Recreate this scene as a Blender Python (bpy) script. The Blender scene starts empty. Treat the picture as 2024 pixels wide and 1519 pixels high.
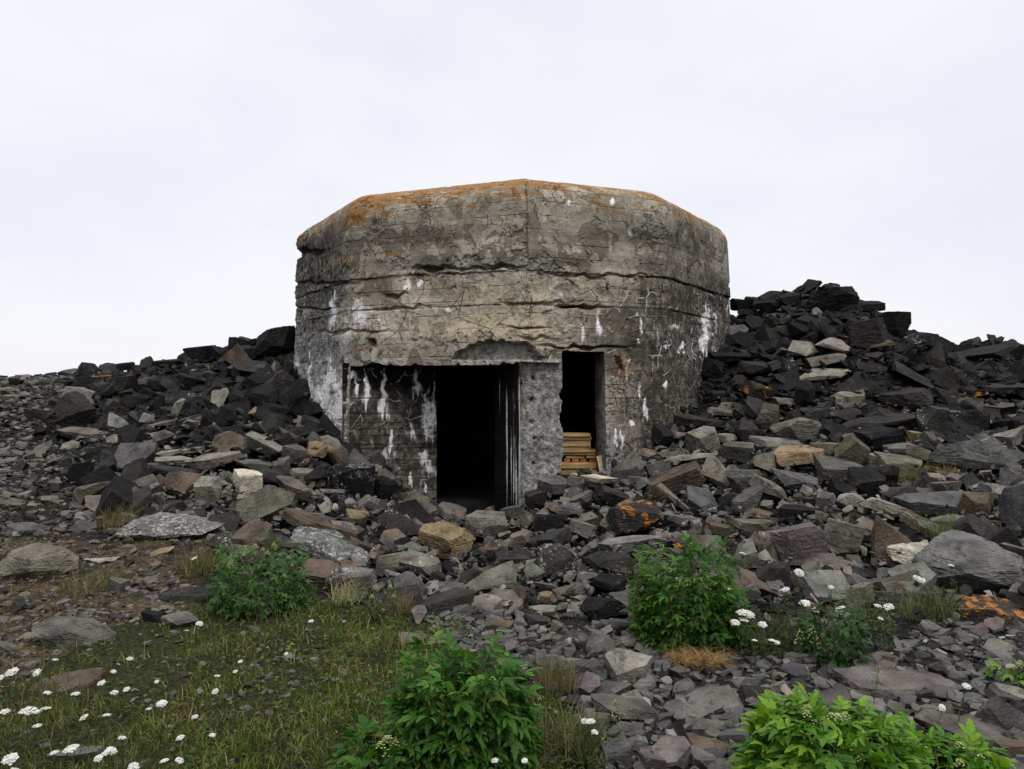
import bpy, bmesh, math, random
import numpy as np
from mathutils import Vector, Matrix, Euler
R = math.radians
C = bpy.context.scene.collection
rng = np.random.default_rng(7)
random.seed(7)
F, CX, CY, EYE = 1529.0, 1012.0, 759.5, 1.7      # photograph's focal length in pixels, its centre, eye height

# ------------------------------------------------------------------ helpers
def P(u, v, d):
    return ((u - CX) / F * d, d, EYE - (v - CY) / F * d)
def proj(x, y, z):
    y = np.maximum(y, 0.2)
    return CX + x / y * F, CY + (EYE - z) / y * F
def sstep(a, b, x):
    t = np.clip((x - a) / (b - a), 0, 1)
    return t * t * (3 - 2 * t)
def _hash(ix, iy, iz, seed):
    h = (ix.astype(np.int64) * 374761393 + iy.astype(np.int64) * 668265263 + iz.astype(np.int64) * 2147483629 + seed * 974634777) & 0xffffffff
    h = ((h ^ (h >> 13)) * 1274126177) & 0xffffffff
    h = ((h ^ (h >> 16)) * 668265263) & 0xffffffff
    return ((h ^ (h >> 15)) & 0xffffff) / 8388607.5 - 1.0
def vnoise(x, y, z, seed=0):
    fx, fy, fz = np.floor(x), np.floor(y), np.floor(z)
    tx, ty, tz = x - fx, y - fy, z - fz
    tx, ty, tz = tx*tx*(3-2*tx), ty*ty*(3-2*ty), tz*tz*(3-2*tz)
    o = 0
    for a in (0, 1):
        for b in (0, 1):
            for c in (0, 1):
                w = (tx if a else 1-tx) * (ty if b else 1-ty) * (tz if c else 1-tz)
                o = o + w * _hash(fx+a, fy+b, fz+c, seed)
    return o
def fbm(x, y, z, octv=4, seed=0, gain=.5):
    o, a, n = 0, 1.0, 0
    for i in range(octv):
        k = 2.03 ** i
        o = o + a * vnoise(x*k + 7.1*i, y*k - 3.7*i, z*k + 1.9*i, seed + i); n += a; a *= gain
    return o / n
def np_mesh(name, V, faces, mats=(), smooth=False):
    V = np.asarray(V, dtype=np.float32)
    me = bpy.data.meshes.new(name)
    me.vertices.add(len(V)); me.vertices.foreach_set('co', V.ravel())
    loops = np.concatenate([np.asarray(f, dtype=np.int32).ravel() for f in faces])
    tot = np.concatenate([np.full(len(f), np.asarray(f).shape[1], dtype=np.int32) for f in faces])
    st = np.concatenate([[0], np.cumsum(tot)[:-1]]).astype(np.int32)
    me.loops.add(len(loops)); me.loops.foreach_set('vertex_index', loops)
    me.polygons.add(len(tot)); me.polygons.foreach_set('loop_start', st); me.polygons.foreach_set('loop_total', tot)
    me.polygons.foreach_set('use_smooth', np.full(len(tot), smooth, dtype=bool))
    for m in mats: me.materials.append(m)
    me.update(calc_edges=True); me.validate()
    return me
def color_attr(me, name, cols):
    a = me.color_attributes.new(name, 'FLOAT_COLOR', 'POINT')
    a.data.foreach_set('color', np.asarray(cols, dtype=np.float32).ravel())
def link(name, me, parent=None, loc=None):
    o = bpy.data.objects.new(name, me); C.objects.link(o)
    if parent is not None: o.parent = parent
    if loc is not None: o.location = loc
    return o
def tag(o, label=None, cat=None, group=None, kind=None):
    if label: o['label'] = label
    if cat: o['category'] = cat
    if group: o['group'] = group
    if kind: o['kind'] = kind
    return o
def empty(name, loc, label, cat, group=None):
    o = bpy.data.objects.new(name, None); C.objects.link(o); o.location = loc
    return tag(o, label, cat, group)

# ------------------------------------------------------------------ materials
class NT:
    def __init__(s, name):
        s.m = bpy.data.materials.new(name); s.m.use_nodes = True
        s.t = s.m.node_tree; s.t.nodes.clear()
        s.out = s.t.nodes.new('ShaderNodeOutputMaterial')
        s.b = s.t.nodes.new('ShaderNodeBsdfPrincipled'); s.t.links.new(s.b.outputs[0], s.out.inputs[0])
        s.b.inputs['Specular IOR Level'].default_value = .06; s.b.inputs['Roughness'].default_value = .85
    def n(s, typ, **kw):
        nd = s.t.nodes.new(typ)
        for k, v in kw.items():
            if k.startswith('i_'):
                nd.inputs[int(k[2:])].default_value = v
            else: setattr(nd, k, v)
        return nd
    def l(s, a, b): s.t.links.new(a, b)
    def put(s, val, sock):
        if isinstance(val, (int, float)): sock.default_value = val
        elif isinstance(val, tuple): sock.default_value = val if len(val) == len(sock.default_value) else (*val, 1)
        else: s.l(val, sock)
    def math(s, op, a, b=0.0, clamp=False):
        nd = s.n('ShaderNodeMath', operation=op, use_clamp=clamp); s.put(a, nd.inputs[0]); s.put(b, nd.inputs[1]); return nd.outputs[0]
    def noise(s, vec, scale, detail=4, rough=.55, dist=0.0):
        nd = s.n('ShaderNodeTexNoise'); s.l(vec, nd.inputs['Vector'])
        nd.inputs['Scale'].default_value = scale; nd.inputs['Detail'].default_value = detail; nd.inputs['Roughness'].default_value = rough; nd.inputs['Distortion'].default_value = dist
        return nd.outputs[0]
    def voro(s, vec, scale, feature='F1', out=0, rnd=1.0):
        nd = s.n('ShaderNodeTexVoronoi', feature=feature); s.l(vec, nd.inputs['Vector']); nd.inputs['Scale'].default_value = scale; nd.inputs['Randomness'].default_value = rnd
        return nd.outputs[out]
    def mr(s, v, a, b, c=0.0, d=1.0):
        nd = s.n('ShaderNodeMapRange', interpolation_type='SMOOTHSTEP'); s.put(v, nd.inputs[0])
        for i, x in enumerate((a, b, c, d)): s.put(x, nd.inputs[i+1])
        return nd.outputs[0]
    def mix(s, f, a, b, mode='MIX'):
        nd = s.n('ShaderNodeMix', data_type='RGBA', blend_type=mode); s.put(f, nd.inputs[0]); s.put(a, nd.inputs[6]); s.put(b, nd.inputs[7]); return nd.outputs[2]
    def attr(s, name, typ='GEOMETRY'):
        return s.n('ShaderNodeAttribute', attribute_name=name, attribute_type=typ)
    def sep(s, c):
        nd = s.n('ShaderNodeSeparateColor'); s.l(c, nd.inputs[0]); return nd.outputs
    def scale(s, v, sx, sy, sz):
        nd = s.n('ShaderNodeVectorMath', operation='MULTIPLY'); s.l(v, nd.inputs[0]); nd.inputs[1].default_value = (sx, sy, sz); return nd.outputs[0]
    def vadd(s, a, b):
        nd = s.n('ShaderNodeVectorMath', operation='ADD'); s.l(a, nd.inputs[0]); s.l(b, nd.inputs[1]); return nd.outputs[0]
    def pos(s): return s.n('ShaderNodeNewGeometry').outputs['Position']
    def obj(s): return s.n('ShaderNodeTexCoord').outputs['Object']
    def bump(s, h, strength=.5, dist=.02, prev=None):
        nd = s.n('ShaderNodeBump'); nd.inputs['Strength'].default_value = strength; nd.inputs['Distance'].default_value = dist
        s.l(h, nd.inputs['Height'])
        if prev is not None: s.l(prev, nd.inputs['Normal'])
        return nd.outputs[0]

def rock_material(name, stuff):
    t = NT(name); p = t.pos()
    if stuff:
        a = t.attr('rcol'); base = a.outputs['Color']; wl = .33; ol = t.math('MULTIPLY', t.math('SUBTRACT', a.outputs['Alpha'], .5), 2.0, True)
    else:
        oi = t.n('ShaderNodeObjectInfo'); base = oi.outputs['Color']
        wl = t.attr('white_lichen', 'OBJECT').outputs['Fac']; ol = t.attr('orange_lichen', 'OBJECT').outputs['Fac']
    # tone mottling and fine grain
    n1 = t.noise(p, 5.0, 5, .6); n2 = t.noise(p, 42, 4, .7)
    strata = t.noise(t.scale(t.obj() if not stuff else p, 2.2, 2.2, 22 if not stuff else 45), 1.0, 4, .6, .5)
    k = t.math('ADD', t.mr(n1, .3, .7, .62, 1.28), t.math('MULTIPLY', t.math('SUBTRACT', n2, .5), .75))
    col = t.mix(1.0, base, t.n('ShaderNodeCombineColor').outputs[0], 'MULTIPLY')
    cc = col.node.inputs[7].links[0].from_node
    for i in range(3): t.l(k, cc.inputs[i])
    # rusty weathering skin in patches
    col = t.mix(t.math('MULTIPLY', t.mr(t.noise(p, 3.1, 4, .6), .58, .74), .4), col, t.mix(.6, col, (.075, .046, .027)))
    # black crust lichen
    col = t.mix(t.math('MULTIPLY', t.mr(t.noise(p, 7.3, 6, .7), .54, .64), .62), col, t.mix(.85, col, (.010, .0095, .009)))
    # white lichen: round spots of several sizes, where a patch noise allows
    patch = t.noise(p, 3.7, 3, .6)
    lim = t.math('SUBTRACT', .80, t.math('MULTIPLY', wl, .40))
    gate = t.mr(t.math('SUBTRACT', patch, lim), -.03, .05)
    wob = t.n('ShaderNodeVectorMath', operation='MULTIPLY_ADD'); t.l(t.n('ShaderNodeTexNoise', i_2=60).outputs[1], wob.inputs[0]); wob.inputs[1].default_value = (.02,)*3; t.l(p, wob.inputs[2])
    s1 = t.mr(t.voro(wob.outputs[0], 24), .20, .36, 1, 0); s2 = t.mr(t.voro(wob.outputs[0], 60), .12, .30, 1, 0)
    crust = t.mr(t.noise(p, 20, 6, .75), .52, .60)
    spots = t.math('MAXIMUM', t.math('MAXIMUM', s1, t.math('MULTIPLY', s2, .9)), t.math('MULTIPLY', crust, t.mr(wl, .5, .9)))
    col = t.mix(t.math('MULTIPLY', t.math('MULTIPLY', spots, gate), t.mr(t.noise(p, 11, 5), .36, .56, .35, .95)), col, t.mix(n2, (.17, .17, .158), (.31, .31, .29)))
    # stray pale flecks on everything
    fl = t.math('MULTIPLY', t.mr(t.voro(p, 33), .07, .13, 1, 0), t.mr(t.noise(p, 9, 2), .50, .6))
    col = t.mix(t.math('MULTIPLY', fl, .8), col, (.25, .25, .23))
    # orange lichen
    og = t.mr(t.math('ADD', t.math('SUBTRACT', t.noise(p, 6.0, 6, .7), t.math('SUBTRACT', .80, t.math('MULTIPLY', ol, .30))), t.math('MULTIPLY', t.math('SUBTRACT', t.noise(p, 45, 5, .8), .5), .22)), -.01, .05)
    og = t.math('MULTIPLY', og, t.mr(ol, .02, .1))
    col = t.mix(og, col, t.mix(t.noise(p, 50, 3), (.15, .055, .012), (.34, .145, .028)))
    t.l(col, t.b.inputs['Base Color'])
    h = t.math('ADD', t.math('MULTIPLY', strata, .35), t.math('ADD', t.math('MULTIPLY', t.noise(p, 16, 6, .65), 1.1), t.math('MULTIPLY', n2, .35)))
    t.l(t.bump(h, .8, .035), t.b.inputs['Normal'])
    return t.m

def concrete_material(name, lumpy=.0):
    t = NT(name); p = t.pos()
    sa = t.attr('stain'); s = t.sep(sa.outputs['Color']); white, lich, rust = s[0], s[1], s[2]; warm = sa.outputs['Alpha']
    ta = t.attr('tone'); q = t.sep(ta.outputs['Color']); dark, veins, mapc = q[0], q[1], q[2]; raw = ta.outputs['Alpha']
    n1 = t.noise(p, 1.5, 8, .62, .4); n2 = t.noise(p, 11, 7, .7); n3 = t.noise(t.scale(p, 9, 9, 1.4), 1.0, 6, .65)
    col = t.mix(t.mr(n1, .34, .64), (.125, .113, .092), (.335, .305, .250))
    # crisp darker damp islands
    isl = t.mr(t.noise(p, 2.3, 9, .6, .5), .53, .55); isl2 = t.mr(t.noise(p, 5.5, 8, .62, .4), .55, .57)
    col = t.mix(t.math('MULTIPLY', isl, .72), col, (.080, .070, .054))
    col = t.mix(t.math('MULTIPLY', isl2, .55), col, (.38, .35, .285))
    col = t.mix(t.math('MULTIPLY', t.mr(n3, .5, .68), .5), col, (.10, .092, .08))
    col = t.mix(t.math('MULTIPLY', warm, t.mr(n2, .32, .62)), col, (.40, .34, .235))
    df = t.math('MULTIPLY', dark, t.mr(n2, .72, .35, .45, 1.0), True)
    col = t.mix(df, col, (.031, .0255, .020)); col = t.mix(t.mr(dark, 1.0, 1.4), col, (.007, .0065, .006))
    col = t.mix(t.math('MULTIPLY', raw, .85), col, t.mix(t.mr(t.noise(p, 13, 9, .8), .38, .64), (.085, .083, .08), (.43, .43, .42)))
    # board marks of the formwork
    zz = t.n('ShaderNodeSeparateXYZ'); t.l(t.vadd(p, t.scale(t.n('ShaderNodeTexNoise', i_2=1.4).outputs[1], 0, 0, .05)), zz.inputs[0])
    fr = t.math('FRACT', t.math('MULTIPLY', zz.outputs[2], 5.2)); line = t.math('MULTIPLY', t.mr(t.math('ABSOLUTE', t.math('SUBTRACT', fr, .5)), .455, .495), t.mr(t.noise(p, 2.2, 3), .42, .6))
    bw = t.n('ShaderNodeTexWhiteNoise', noise_dimensions='1D'); t.l(t.math('FLOOR', t.math('ADD', t.math('MULTIPLY', zz.outputs[2], 5.2), .5)), bw.inputs[1])
    col = t.mix(1.0, col, t.mix(bw.outputs[0], (.80, .80, .80), (1.14, 1.13, 1.10)), 'MULTIPLY')
    col = t.mix(t.math('MULTIPLY', t.math('MULTIPLY', line, t.math('SUBTRACT', 1.0, raw)), .75), col, (.03, .027, .022))
    # crack networks
    wp = t.vadd(t.vadd(p, t.scale(t.n('ShaderNodeTexNoise', i_2=2.2, i_3=3).outputs[1], .55, .55, .45)), t.scale(t.n('ShaderNodeTexNoise', i_2=13.0, i_3=5).outputs[1], .10, .10, .10))
    c1 = t.math('MULTIPLY', t.mr(t.voro(wp, 1.25, 'DISTANCE_TO_EDGE'), .002, .007, 1, 0), t.mr(t.noise(p, 1.3, 4, .6), .50, .60))
    c2 = t.math('MULTIPLY', t.mr(t.voro(wp, 3.6, 'DISTANCE_TO_EDGE'), .004, .018, 1, 0), t.mr(t.noise(p, 2.1, 5, .65), .55, .62))
    c3 = t.math('MULTIPLY', t.mr(t.voro(wp, 7.5, 'DISTANCE_TO_EDGE'), .012, .05, 1, 0), t.math('MULTIPLY', mapc, t.mr(t.noise(p, 4.0, 4), .46, .62, 0, .8)))
    cr = t.math('MULTIPLY', t.math('MAXIMUM', t.math('MAXIMUM', c1, c2), c3), t.math('SUBTRACT', 1.0, t.math('MULTIPLY', raw, .8)), True)
    col = t.mix(t.math('MULTIPLY', cr, .9), col, (.016, .014, .012))
    pit = t.math('MULTIPLY', t.mr(t.voro(p, 26), .08, .2, 1, 0), t.mr(t.noise(p, 2.3, 5, .7), .54, .66))
    pit = t.math('MULTIPLY', pit, t.math('SUBTRACT', 1.0, raw))
    col = t.mix(t.math('MULTIPLY', pit, .75), col, (.025, .022, .019))
    # lime bloom: veins and runs
    v1 = t.math('MULTIPLY', t.mr(t.voro(wp, 3.4, 'DISTANCE_TO_EDGE'), .003, .028, 1, 0), t.math('MULTIPLY', veins, t.mr(t.noise(p, 4.5, 5, .65), .50, .58)))
    wn = t.math('ADD', t.math('MULTIPLY', t.noise(t.scale(p, 34, 34, 4), 1.0, 7, .72), .65), t.math('MULTIPLY', t.noise(p, 17, 7, .7), .35))
    wf = t.mr(t.math('ADD', white, t.math('MULTIPLY', t.math('SUBTRACT', wn, .5), 1.7)), .16, .80)
    wf = t.math('MULTIPLY', wf, t.mr(white, .04, .16))
    col = t.mix(t.math('MAXIMUM', t.math('MULTIPLY', v1, .8), wf), col, t.mix(t.noise(p, 14, 5), (.50, .49, .46), (.80, .80, .79)))
    rf = t.mr(t.math('ADD', rust, t.math('MULTIPLY', t.math('SUBTRACT', n2, .5), .8)), .2, .7)
    col = t.mix(t.math('MULTIPLY', rf, t.mr(rust, .03, .15)), col, t.mix(t.mr(t.math('ADD', rust, t.math('MULTIPLY', t.math('SUBTRACT', t.noise(t.scale(p, 16, 16, 5), 1.0, 6, .7), .5), .7)), .38, .62), (.26, .13, .045), (.030, .012, .008)))
    # orange crust lichen
    lf = t.mr(t.math('ADD', lich, t.math('MULTIPLY', t.math('SUBTRACT', t.noise(t.scale(p, 3.2, 3.2, 15), 1.0, 10, .76), .5), 3.4)), .58, .80)
    lf = t.math('MULTIPLY', lf, t.mr(lich, .03, .2))
    col = t.mix(t.math('MULTIPLY', lf, .9), col, t.mix(t.noise(p, 30, 4, .7), (.12, .060, .018), (.28, .138, .040)))
    t.l(col, t.b.inputs['Base Color'])
    h = t.math('ADD', t.math('MULTIPLY', n2, .8), t.math('MULTIPLY', t.noise(p, 36, 5, .7), t.math('ADD', .45, t.math('MULTIPLY', raw, 1.6))))
    h = t.math('ADD', h, t.math('ADD', t.math('MULTIPLY', isl, -.8), t.math('MULTIPLY', isl2, .7)))
    h = t.math('SUBTRACT', h, t.math('ADD', t.math('MULTIPLY', cr, 1.6), t.math('ADD', t.math('MULTIPLY', line, .5), t.math('MULTIPLY', pit, 1.0))))
    t.l(t.bump(h, .9, .028), t.b.inputs['Normal'])
    return t.m

def plain_material(name, c1, c2, scale=8, rough=.85, bump=.4, stretch=(1, 1, 1), detail=5):
    t = NT(name); p = t.scale(t.pos(), *stretch)
    n = t.noise(p, scale, detail, .65)
    rn = t.n('ShaderNodeObjectInfo').outputs['Random']; cm = t.mix(t.mr(n, .35, .65), c1, c2)
    if 'pine' in name: cm = t.mix(t.math('MULTIPLY', t.mr(t.noise(t.pos(), 9, 6, .7), .45, .65), .55), t.mix(1.0, cm, t.mix(rn, (.62, .60, .58), (1.05, 1.02, 1.0)), 'MULTIPLY'), (.17, .14, .10))
    t.l(cm, t.b.inputs['Base Color']); t.b.inputs['Roughness'].default_value = rough
    t.l(t.bump(n, bump, .01), t.b.inputs['Normal'])
    return t.m

def leaf_material(name, attr='lcol', transl=.35):
    t = NT(name); a = t.attr(attr)
    n = t.noise(t.pos(), 70, 3)
    col = t.mix(1.0, a.outputs['Color'], t.mix(n, (.75, .75, .75), (1.2, 1.2, 1.2)), 'MULTIPLY')
    t.l(col, t.b.inputs['Base Color']); t.b.inputs['Roughness'].default_value = .55; t.b.inputs['Specular IOR Level'].default_value = .16
    tr = t.n('ShaderNodeBsdfTranslucent'); t.l(t.mix(1.0, col, (1.1, 1.25, .5), 'MULTIPLY'), tr.inputs[0])
    mx = t.n('ShaderNodeMixShader'); mx.inputs[0].default_value = transl
    t.l(t.b.outputs[0], mx.inputs[1]); t.l(tr.outputs[0], mx.inputs[2]); t.l(mx.outputs[0], t.out.inputs[0])
    return t.m

def ground_material():
    t = NT('ground_soil'); p = t.pos()
    a = t.sep(t.attr('zone').outputs['Color'])          # r: turf  g: dry earth  b: slate scree
    n1 = t.noise(p, 2.5, 7, .65); n2 = t.noise(p, 30, 5, .7)
    vo = t.n('ShaderNodeTexVoronoi'); t.l(t.scale(p, 1, 1, 1.6), vo.inputs['Vector']); vo.inputs['Scale'].default_value = 26
    sc = t.mix(t.sep(vo.outputs['Color'])[0], (.006, .0058, .0054), (.026, .024, .021))
    soil = t.mix(t.mr(n2, .35, .65), (.005, .0045, .004), (.016, .0135, .011))
    col = t.mix(t.mr(t.noise(p, 9, 5, .6), .40, .56), soil, sc)
    dry = t.mix(t.mr(n2, .35, .65), (.026, .019, .011), (.085, .064, .036))
    col = t.mix(t.math('MULTIPLY', a[1], t.mr(n1, .34, .6)), col, dry)
    tur = t.mix(t.mr(n2, .35, .65), (.006, .007, .003), (.03, .034, .011))
    col = t.mix(t.math('MULTIPLY', a[0], t.mr(n1, .2, .42)), col, tur)
    t.l(col, t.b.inputs['Base Color']); t.b.inputs['Roughness'].default_value = .95
    h = t.math('ADD', t.math('MULTIPLY', vo.outputs['Distance'], -1.2), n2)
    t.l(t.bump(h, .9, .03), t.b.inputs['Normal'])
    return t.m

M = {}
M['rock'] = rock_material('slate_rock', False)
M['rubble'] = rock_material('slate_rubble', True)
M['concrete'] = concrete_material('weathered_concrete')
M['inside'] = plain_material('darkened_interior_concrete', (.010, .009, .009), (.026, .024, .022), 4)  # the room's darkness is put into the colour: concrete made near-black
M['ground'] = ground_material()
M['leaf'] = leaf_material('leaf_green')
M['grass'] = leaf_material('grass_blades', transl=.25)
M['stem'] = plain_material('plant_stem', (.03, .045, .012), (.07, .075, .03), 20)
M['floret'] = plain_material('white_floret', (.30, .30, .255), (.44, .44, .40), 60, bump=.2)
M['bud'] = plain_material('green_bud', (.14, .18, .05), (.25, .28, .12), 60)
M['wood'] = plain_material('sawn_pine', (.34, .225, .10), (.56, .39, .19), 3.0, .7, .3, (1.2, 14, 14))
M['wood_pale'] = plain_material('fresh_pine', (.62, .47, .24), (.74, .58, .33), 3.0, .7, .3, (9, 9, 1.5))
M['wood_red'] = plain_material('reddish_wood', (.24, .07, .02), (.44, .15, .05), 16, .8, .3)
# ------------------------------------------------------------------ terrain
CTRL = [(0,1000,8.5),(0,850,13),(0,763,17),(0,748,19.5),(120,1060,7.6),(200,1000,8.6),(200,850,12.5),(200,748,16.5),(300,800,13),(330,730,15.5),(400,714,14.8),(400,800,12),(400,900,10),
 (300,985,8.6),(400,1010,8.2),(400,1090,7),(570,688,14.6),(500,706,14.5),(560,775,12.8),(600,800,12),(690,890,11.2),(560,900,10),(560,1010,8.5),(650,1010,8.4),(650,925,10.1),(740,930,10.8),(800,1004,10.5),
 (860,1024,10.2),(940,1034,10.2),(1040,1030,9.7),(900,1068,8.7),(1000,1150,7),(1000,1205,6.1),(1115,950,10.3),(1200,940,10.5),(1300,905,10.7),(1320,838,11.3),(1380,770,12.2),(1440,682,14),(1445,705,13),
 (1400,860,10.9),(1500,860,10.9),(1500,710,13),(1540,625,14.3),(1590,588,14.5),(1630,574,14.6),(1700,612,14.6),(1775,658,14.3),(1800,676,14.1),(1850,706,14.2),(1700,705,12.6),(1600,805,11.4),(1600,905,9.7),(1500,955,9.1),(1400,1005,8.5),(1700,955,9),(1700,1005,8),(1300,1055,7.9),
 (1600,1060,7.4),(1800,785,12),(1850,905,9.5),(1900,706,15.6),(2020,698,16),(2020,805,12),(2020,905,9.4),(2020,1005,7.5),(1900,1005,7.6),(1850,1155,6.2),(2020,1155,6),(1500,1155,6.4),(150,1180,6.2)]
pts = [P(*c) for c in CTRL]
for y in (-3, .5, 2, 3.2, 4.3, 5.4):
    for x in (-9, -5, -2.5, 0, 2.5, 5, 9): pts.append((x, y, .02*max(0, abs(x)-2.5)))
pts += [(-1.0,11.9,-.2),(0,11.6,-.2),(-.4,12.6,-.2),(1.0,12.0,.1),(-2.0,12.0,.2),(0,14,-.2),(14,14,2.0),(10,8,.7),(9,5.5,.25),(12,11,1.4),(-9,7.5,.4),(-13,12,.95),(-14,18,1.7),(0,20.5,1.6),(-4,19,1.7),(4.5,18.5,2.2),(15,18,2.2),(13,5,.4),(-13,6,.3)]
for x in (-16, -8, 0, 8, 16): pts.append((x, 26, .9)); pts.append((x, 32, .4))
pts = np.array(pts)
def _tps(r2): return np.where(r2 > 1e-9, .5 * r2 * np.log(np.maximum(r2, 1e-9)), 0)
_n = len(pts); _A = np.zeros((_n+3, _n+3))
_A[:_n,:_n] = _tps((pts[:,None,0]-pts[None,:,0])**2 + (pts[:,None,1]-pts[None,:,1])**2) + np.eye(_n)*.02
_A[:_n,_n] = 1; _A[:_n,_n+1:_n+3] = pts[:,:2]; _A[_n:,:_n] = _A[:_n,_n:].T
_w = np.linalg.solve(_A, np.concatenate([pts[:,2], [0,0,0]]))
GX, GY = np.arange(-18, 18.01, .1), np.arange(-4, 34.01, .1)
_gx, _gy = np.meshgrid(GX, GY, indexing='ij')
HG = np.full(_gx.shape, _w[_n]) + _w[_n+1]*_gx + _w[_n+2]*_gy
for i in range(_n): HG += _w[i] * _tps((_gx-pts[i,0])**2 + (_gy-pts[i,1])**2)
_far = sstep(0, 5, np.maximum(np.maximum(np.abs(_gx)-13, _gy-28), 0))
HG = HG*(1-_far) + .5*_far
_rough = sstep(6.0, 8.0, _gy) * (1 - sstep(22, 26, _gy))
HG += _rough * .10 * fbm(_gx*1.1, _gy*1.1, _gx*0, 3, 5) + .015*fbm(_gx*2.3, _gy*2.3, _gx*0, 3, 9)
def H(x, y):
    x, y = np.asarray(x, float), np.asarray(y, float)
    i = np.clip((x-GX[0])/.1, 0, len(GX)-1.001); j = np.clip((y-GY[0])/.1, 0, len(GY)-1.001)
    a, b = i.astype(int), j.astype(int); s, t = i-a, j-b
    return HG[a,b]*(1-s)*(1-t) + HG[a+1,b]*s*(1-t) + HG[a,b+1]*(1-s)*t + HG[a+1,b+1]*s*t
_DD = np.arange(1.5, 26, .02)
def hit(u, v, up=0.0):
    """distance at which the sight line of a photo point meets the ground (raised by UP)"""
    x = (u-CX)/F*_DD; z = EYE - (v-CY)/F*_DD
    g = z - (H(x, _DD) + up)
    k = np.argmax(g < 0)
    if g[k] >= 0: k = int(np.argmin(g[:900]))
    return float(_DD[k])

# bunker plan (outline at the spring of its rounded roof edge)
BC = np.array([0.0, 14.2])
PLAN = [((-2.2,19.2),.5),((-3.9,16.8),.5),((-3.88,14.0),.45),((-2.43,11.55),.22),((.2,10.5),.05),((2.2,11.3),.4),((3.84,13.8),.5),((3.88,16.8),.5),((2.2,19.2),.5)]
def _outline():
    n = len(PLAN); out = []; marks = {}
    for i in range(n):
        p = np.array(PLAN[i][0]); a = np.array(PLAN[i-1][0]); b = np.array(PLAN[(i+1)%n][0]); r = PLAN[i][1]
        d1 = (a-p)/np.linalg.norm(a-p); d2 = (b-p)/np.linalg.norm(b-p)
        ang = math.acos(np.clip(d1@d2, -1, 1)); t = r/math.tan(ang/2)
        q1, q2 = p+d1*t, p+d2*t
        for k in range(9):
            f = k/8; out.append((1-f)**2*q1 + 2*f*(1-f)*p + f*f*q2)
            if k == 4: marks[i] = len(out)-1
    return np.array(out), marks
_ol, _mk = _outline()
_cl = np.vstack([_ol, _ol[:1]]); _seg = np.linalg.norm(np.diff(_cl, axis=0), axis=1); _cum = np.concatenate([[0], np.cumsum(_seg)])
S0 = _cum[_mk[4]]; PER = _cum[-1]
def outline(s):
    q = (np.asarray(s)+S0) % PER
    return np.interp(q, _cum, _cl[:,0]), np.interp(q, _cum, _cl[:,1])
def onorm(s):
    x1, y1 = outline(np.asarray(s)-.06); x2, y2 = outline(np.asarray(s)+.06)
    tx, ty = x2-x1, y2-y1; L = np.hypot(tx, ty); return ty/L, -tx/L
sL2, sL1, sR1, sR2 = (_cum[_mk[2]]-S0, _cum[_mk[3]]-S0, _cum[_mk[5]]-S0, _cum[_mk[6]]-S0)
def in_bunker(x, y, grow=0.0):
    """inside the bunker's outline, grown by GROW metres"""
    poly = BC + (np.array([p[0] for p in PLAN])-BC)*(1+(grow+.15)/3.6)
    x, y = np.asarray(x, float), np.asarray(y, float); c = np.zeros(x.shape, bool)
    j = len(poly)-1
    for i in range(len(poly)):
        xi, yi = poly[i]; xj, yj = poly[j]
        c ^= ((yi > y) != (yj > y)) & (x < (xj-xi)*(y-yi)/(yj-yi+1e-12)+xi)
        j = i
    return c
def zone(u, v):
    """0 rubble 1 turf 2 left scree 3 near scree 4 dry earth, by where a ground point lies in front of the bunker"""
    u, v = np.asarray(u, float), np.asarray(v, float)
    wob = 22*vnoise(u/60, v/45, u*0, 3)
    z = np.zeros(u.shape, int)
    z[(v > np.interp(u, [0,250,420,700,800,1000,1080,1300,1420,1700,1850,2024], [1060,1075,1090,1190,1195,1215,1235,1245,1290,1300,1225,1235]) + wob*.6)] = 3
    z[(u < np.interp(v, [740,800,860,960,1020,1060], [170,140,90,120,240,250]) + wob) & (v < 1075)] = 2
    z[(v > 1060+wob*.5) & (u < np.interp(v, [1060,1190,1250,1330,1519], [430,400,330,240,130])+wob)] = 4
    z[(v > np.interp(u, [0,60,200,380,450,800,830,1100,1180,1210], [1350,1330,1255,1190,1180,1205,1245,1290,1400,1519])+wob*.7) & (u < np.interp(v, [1200,1290,1400,1519], [830,900,1140,1190])+wob)] = 1
    return z

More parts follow.
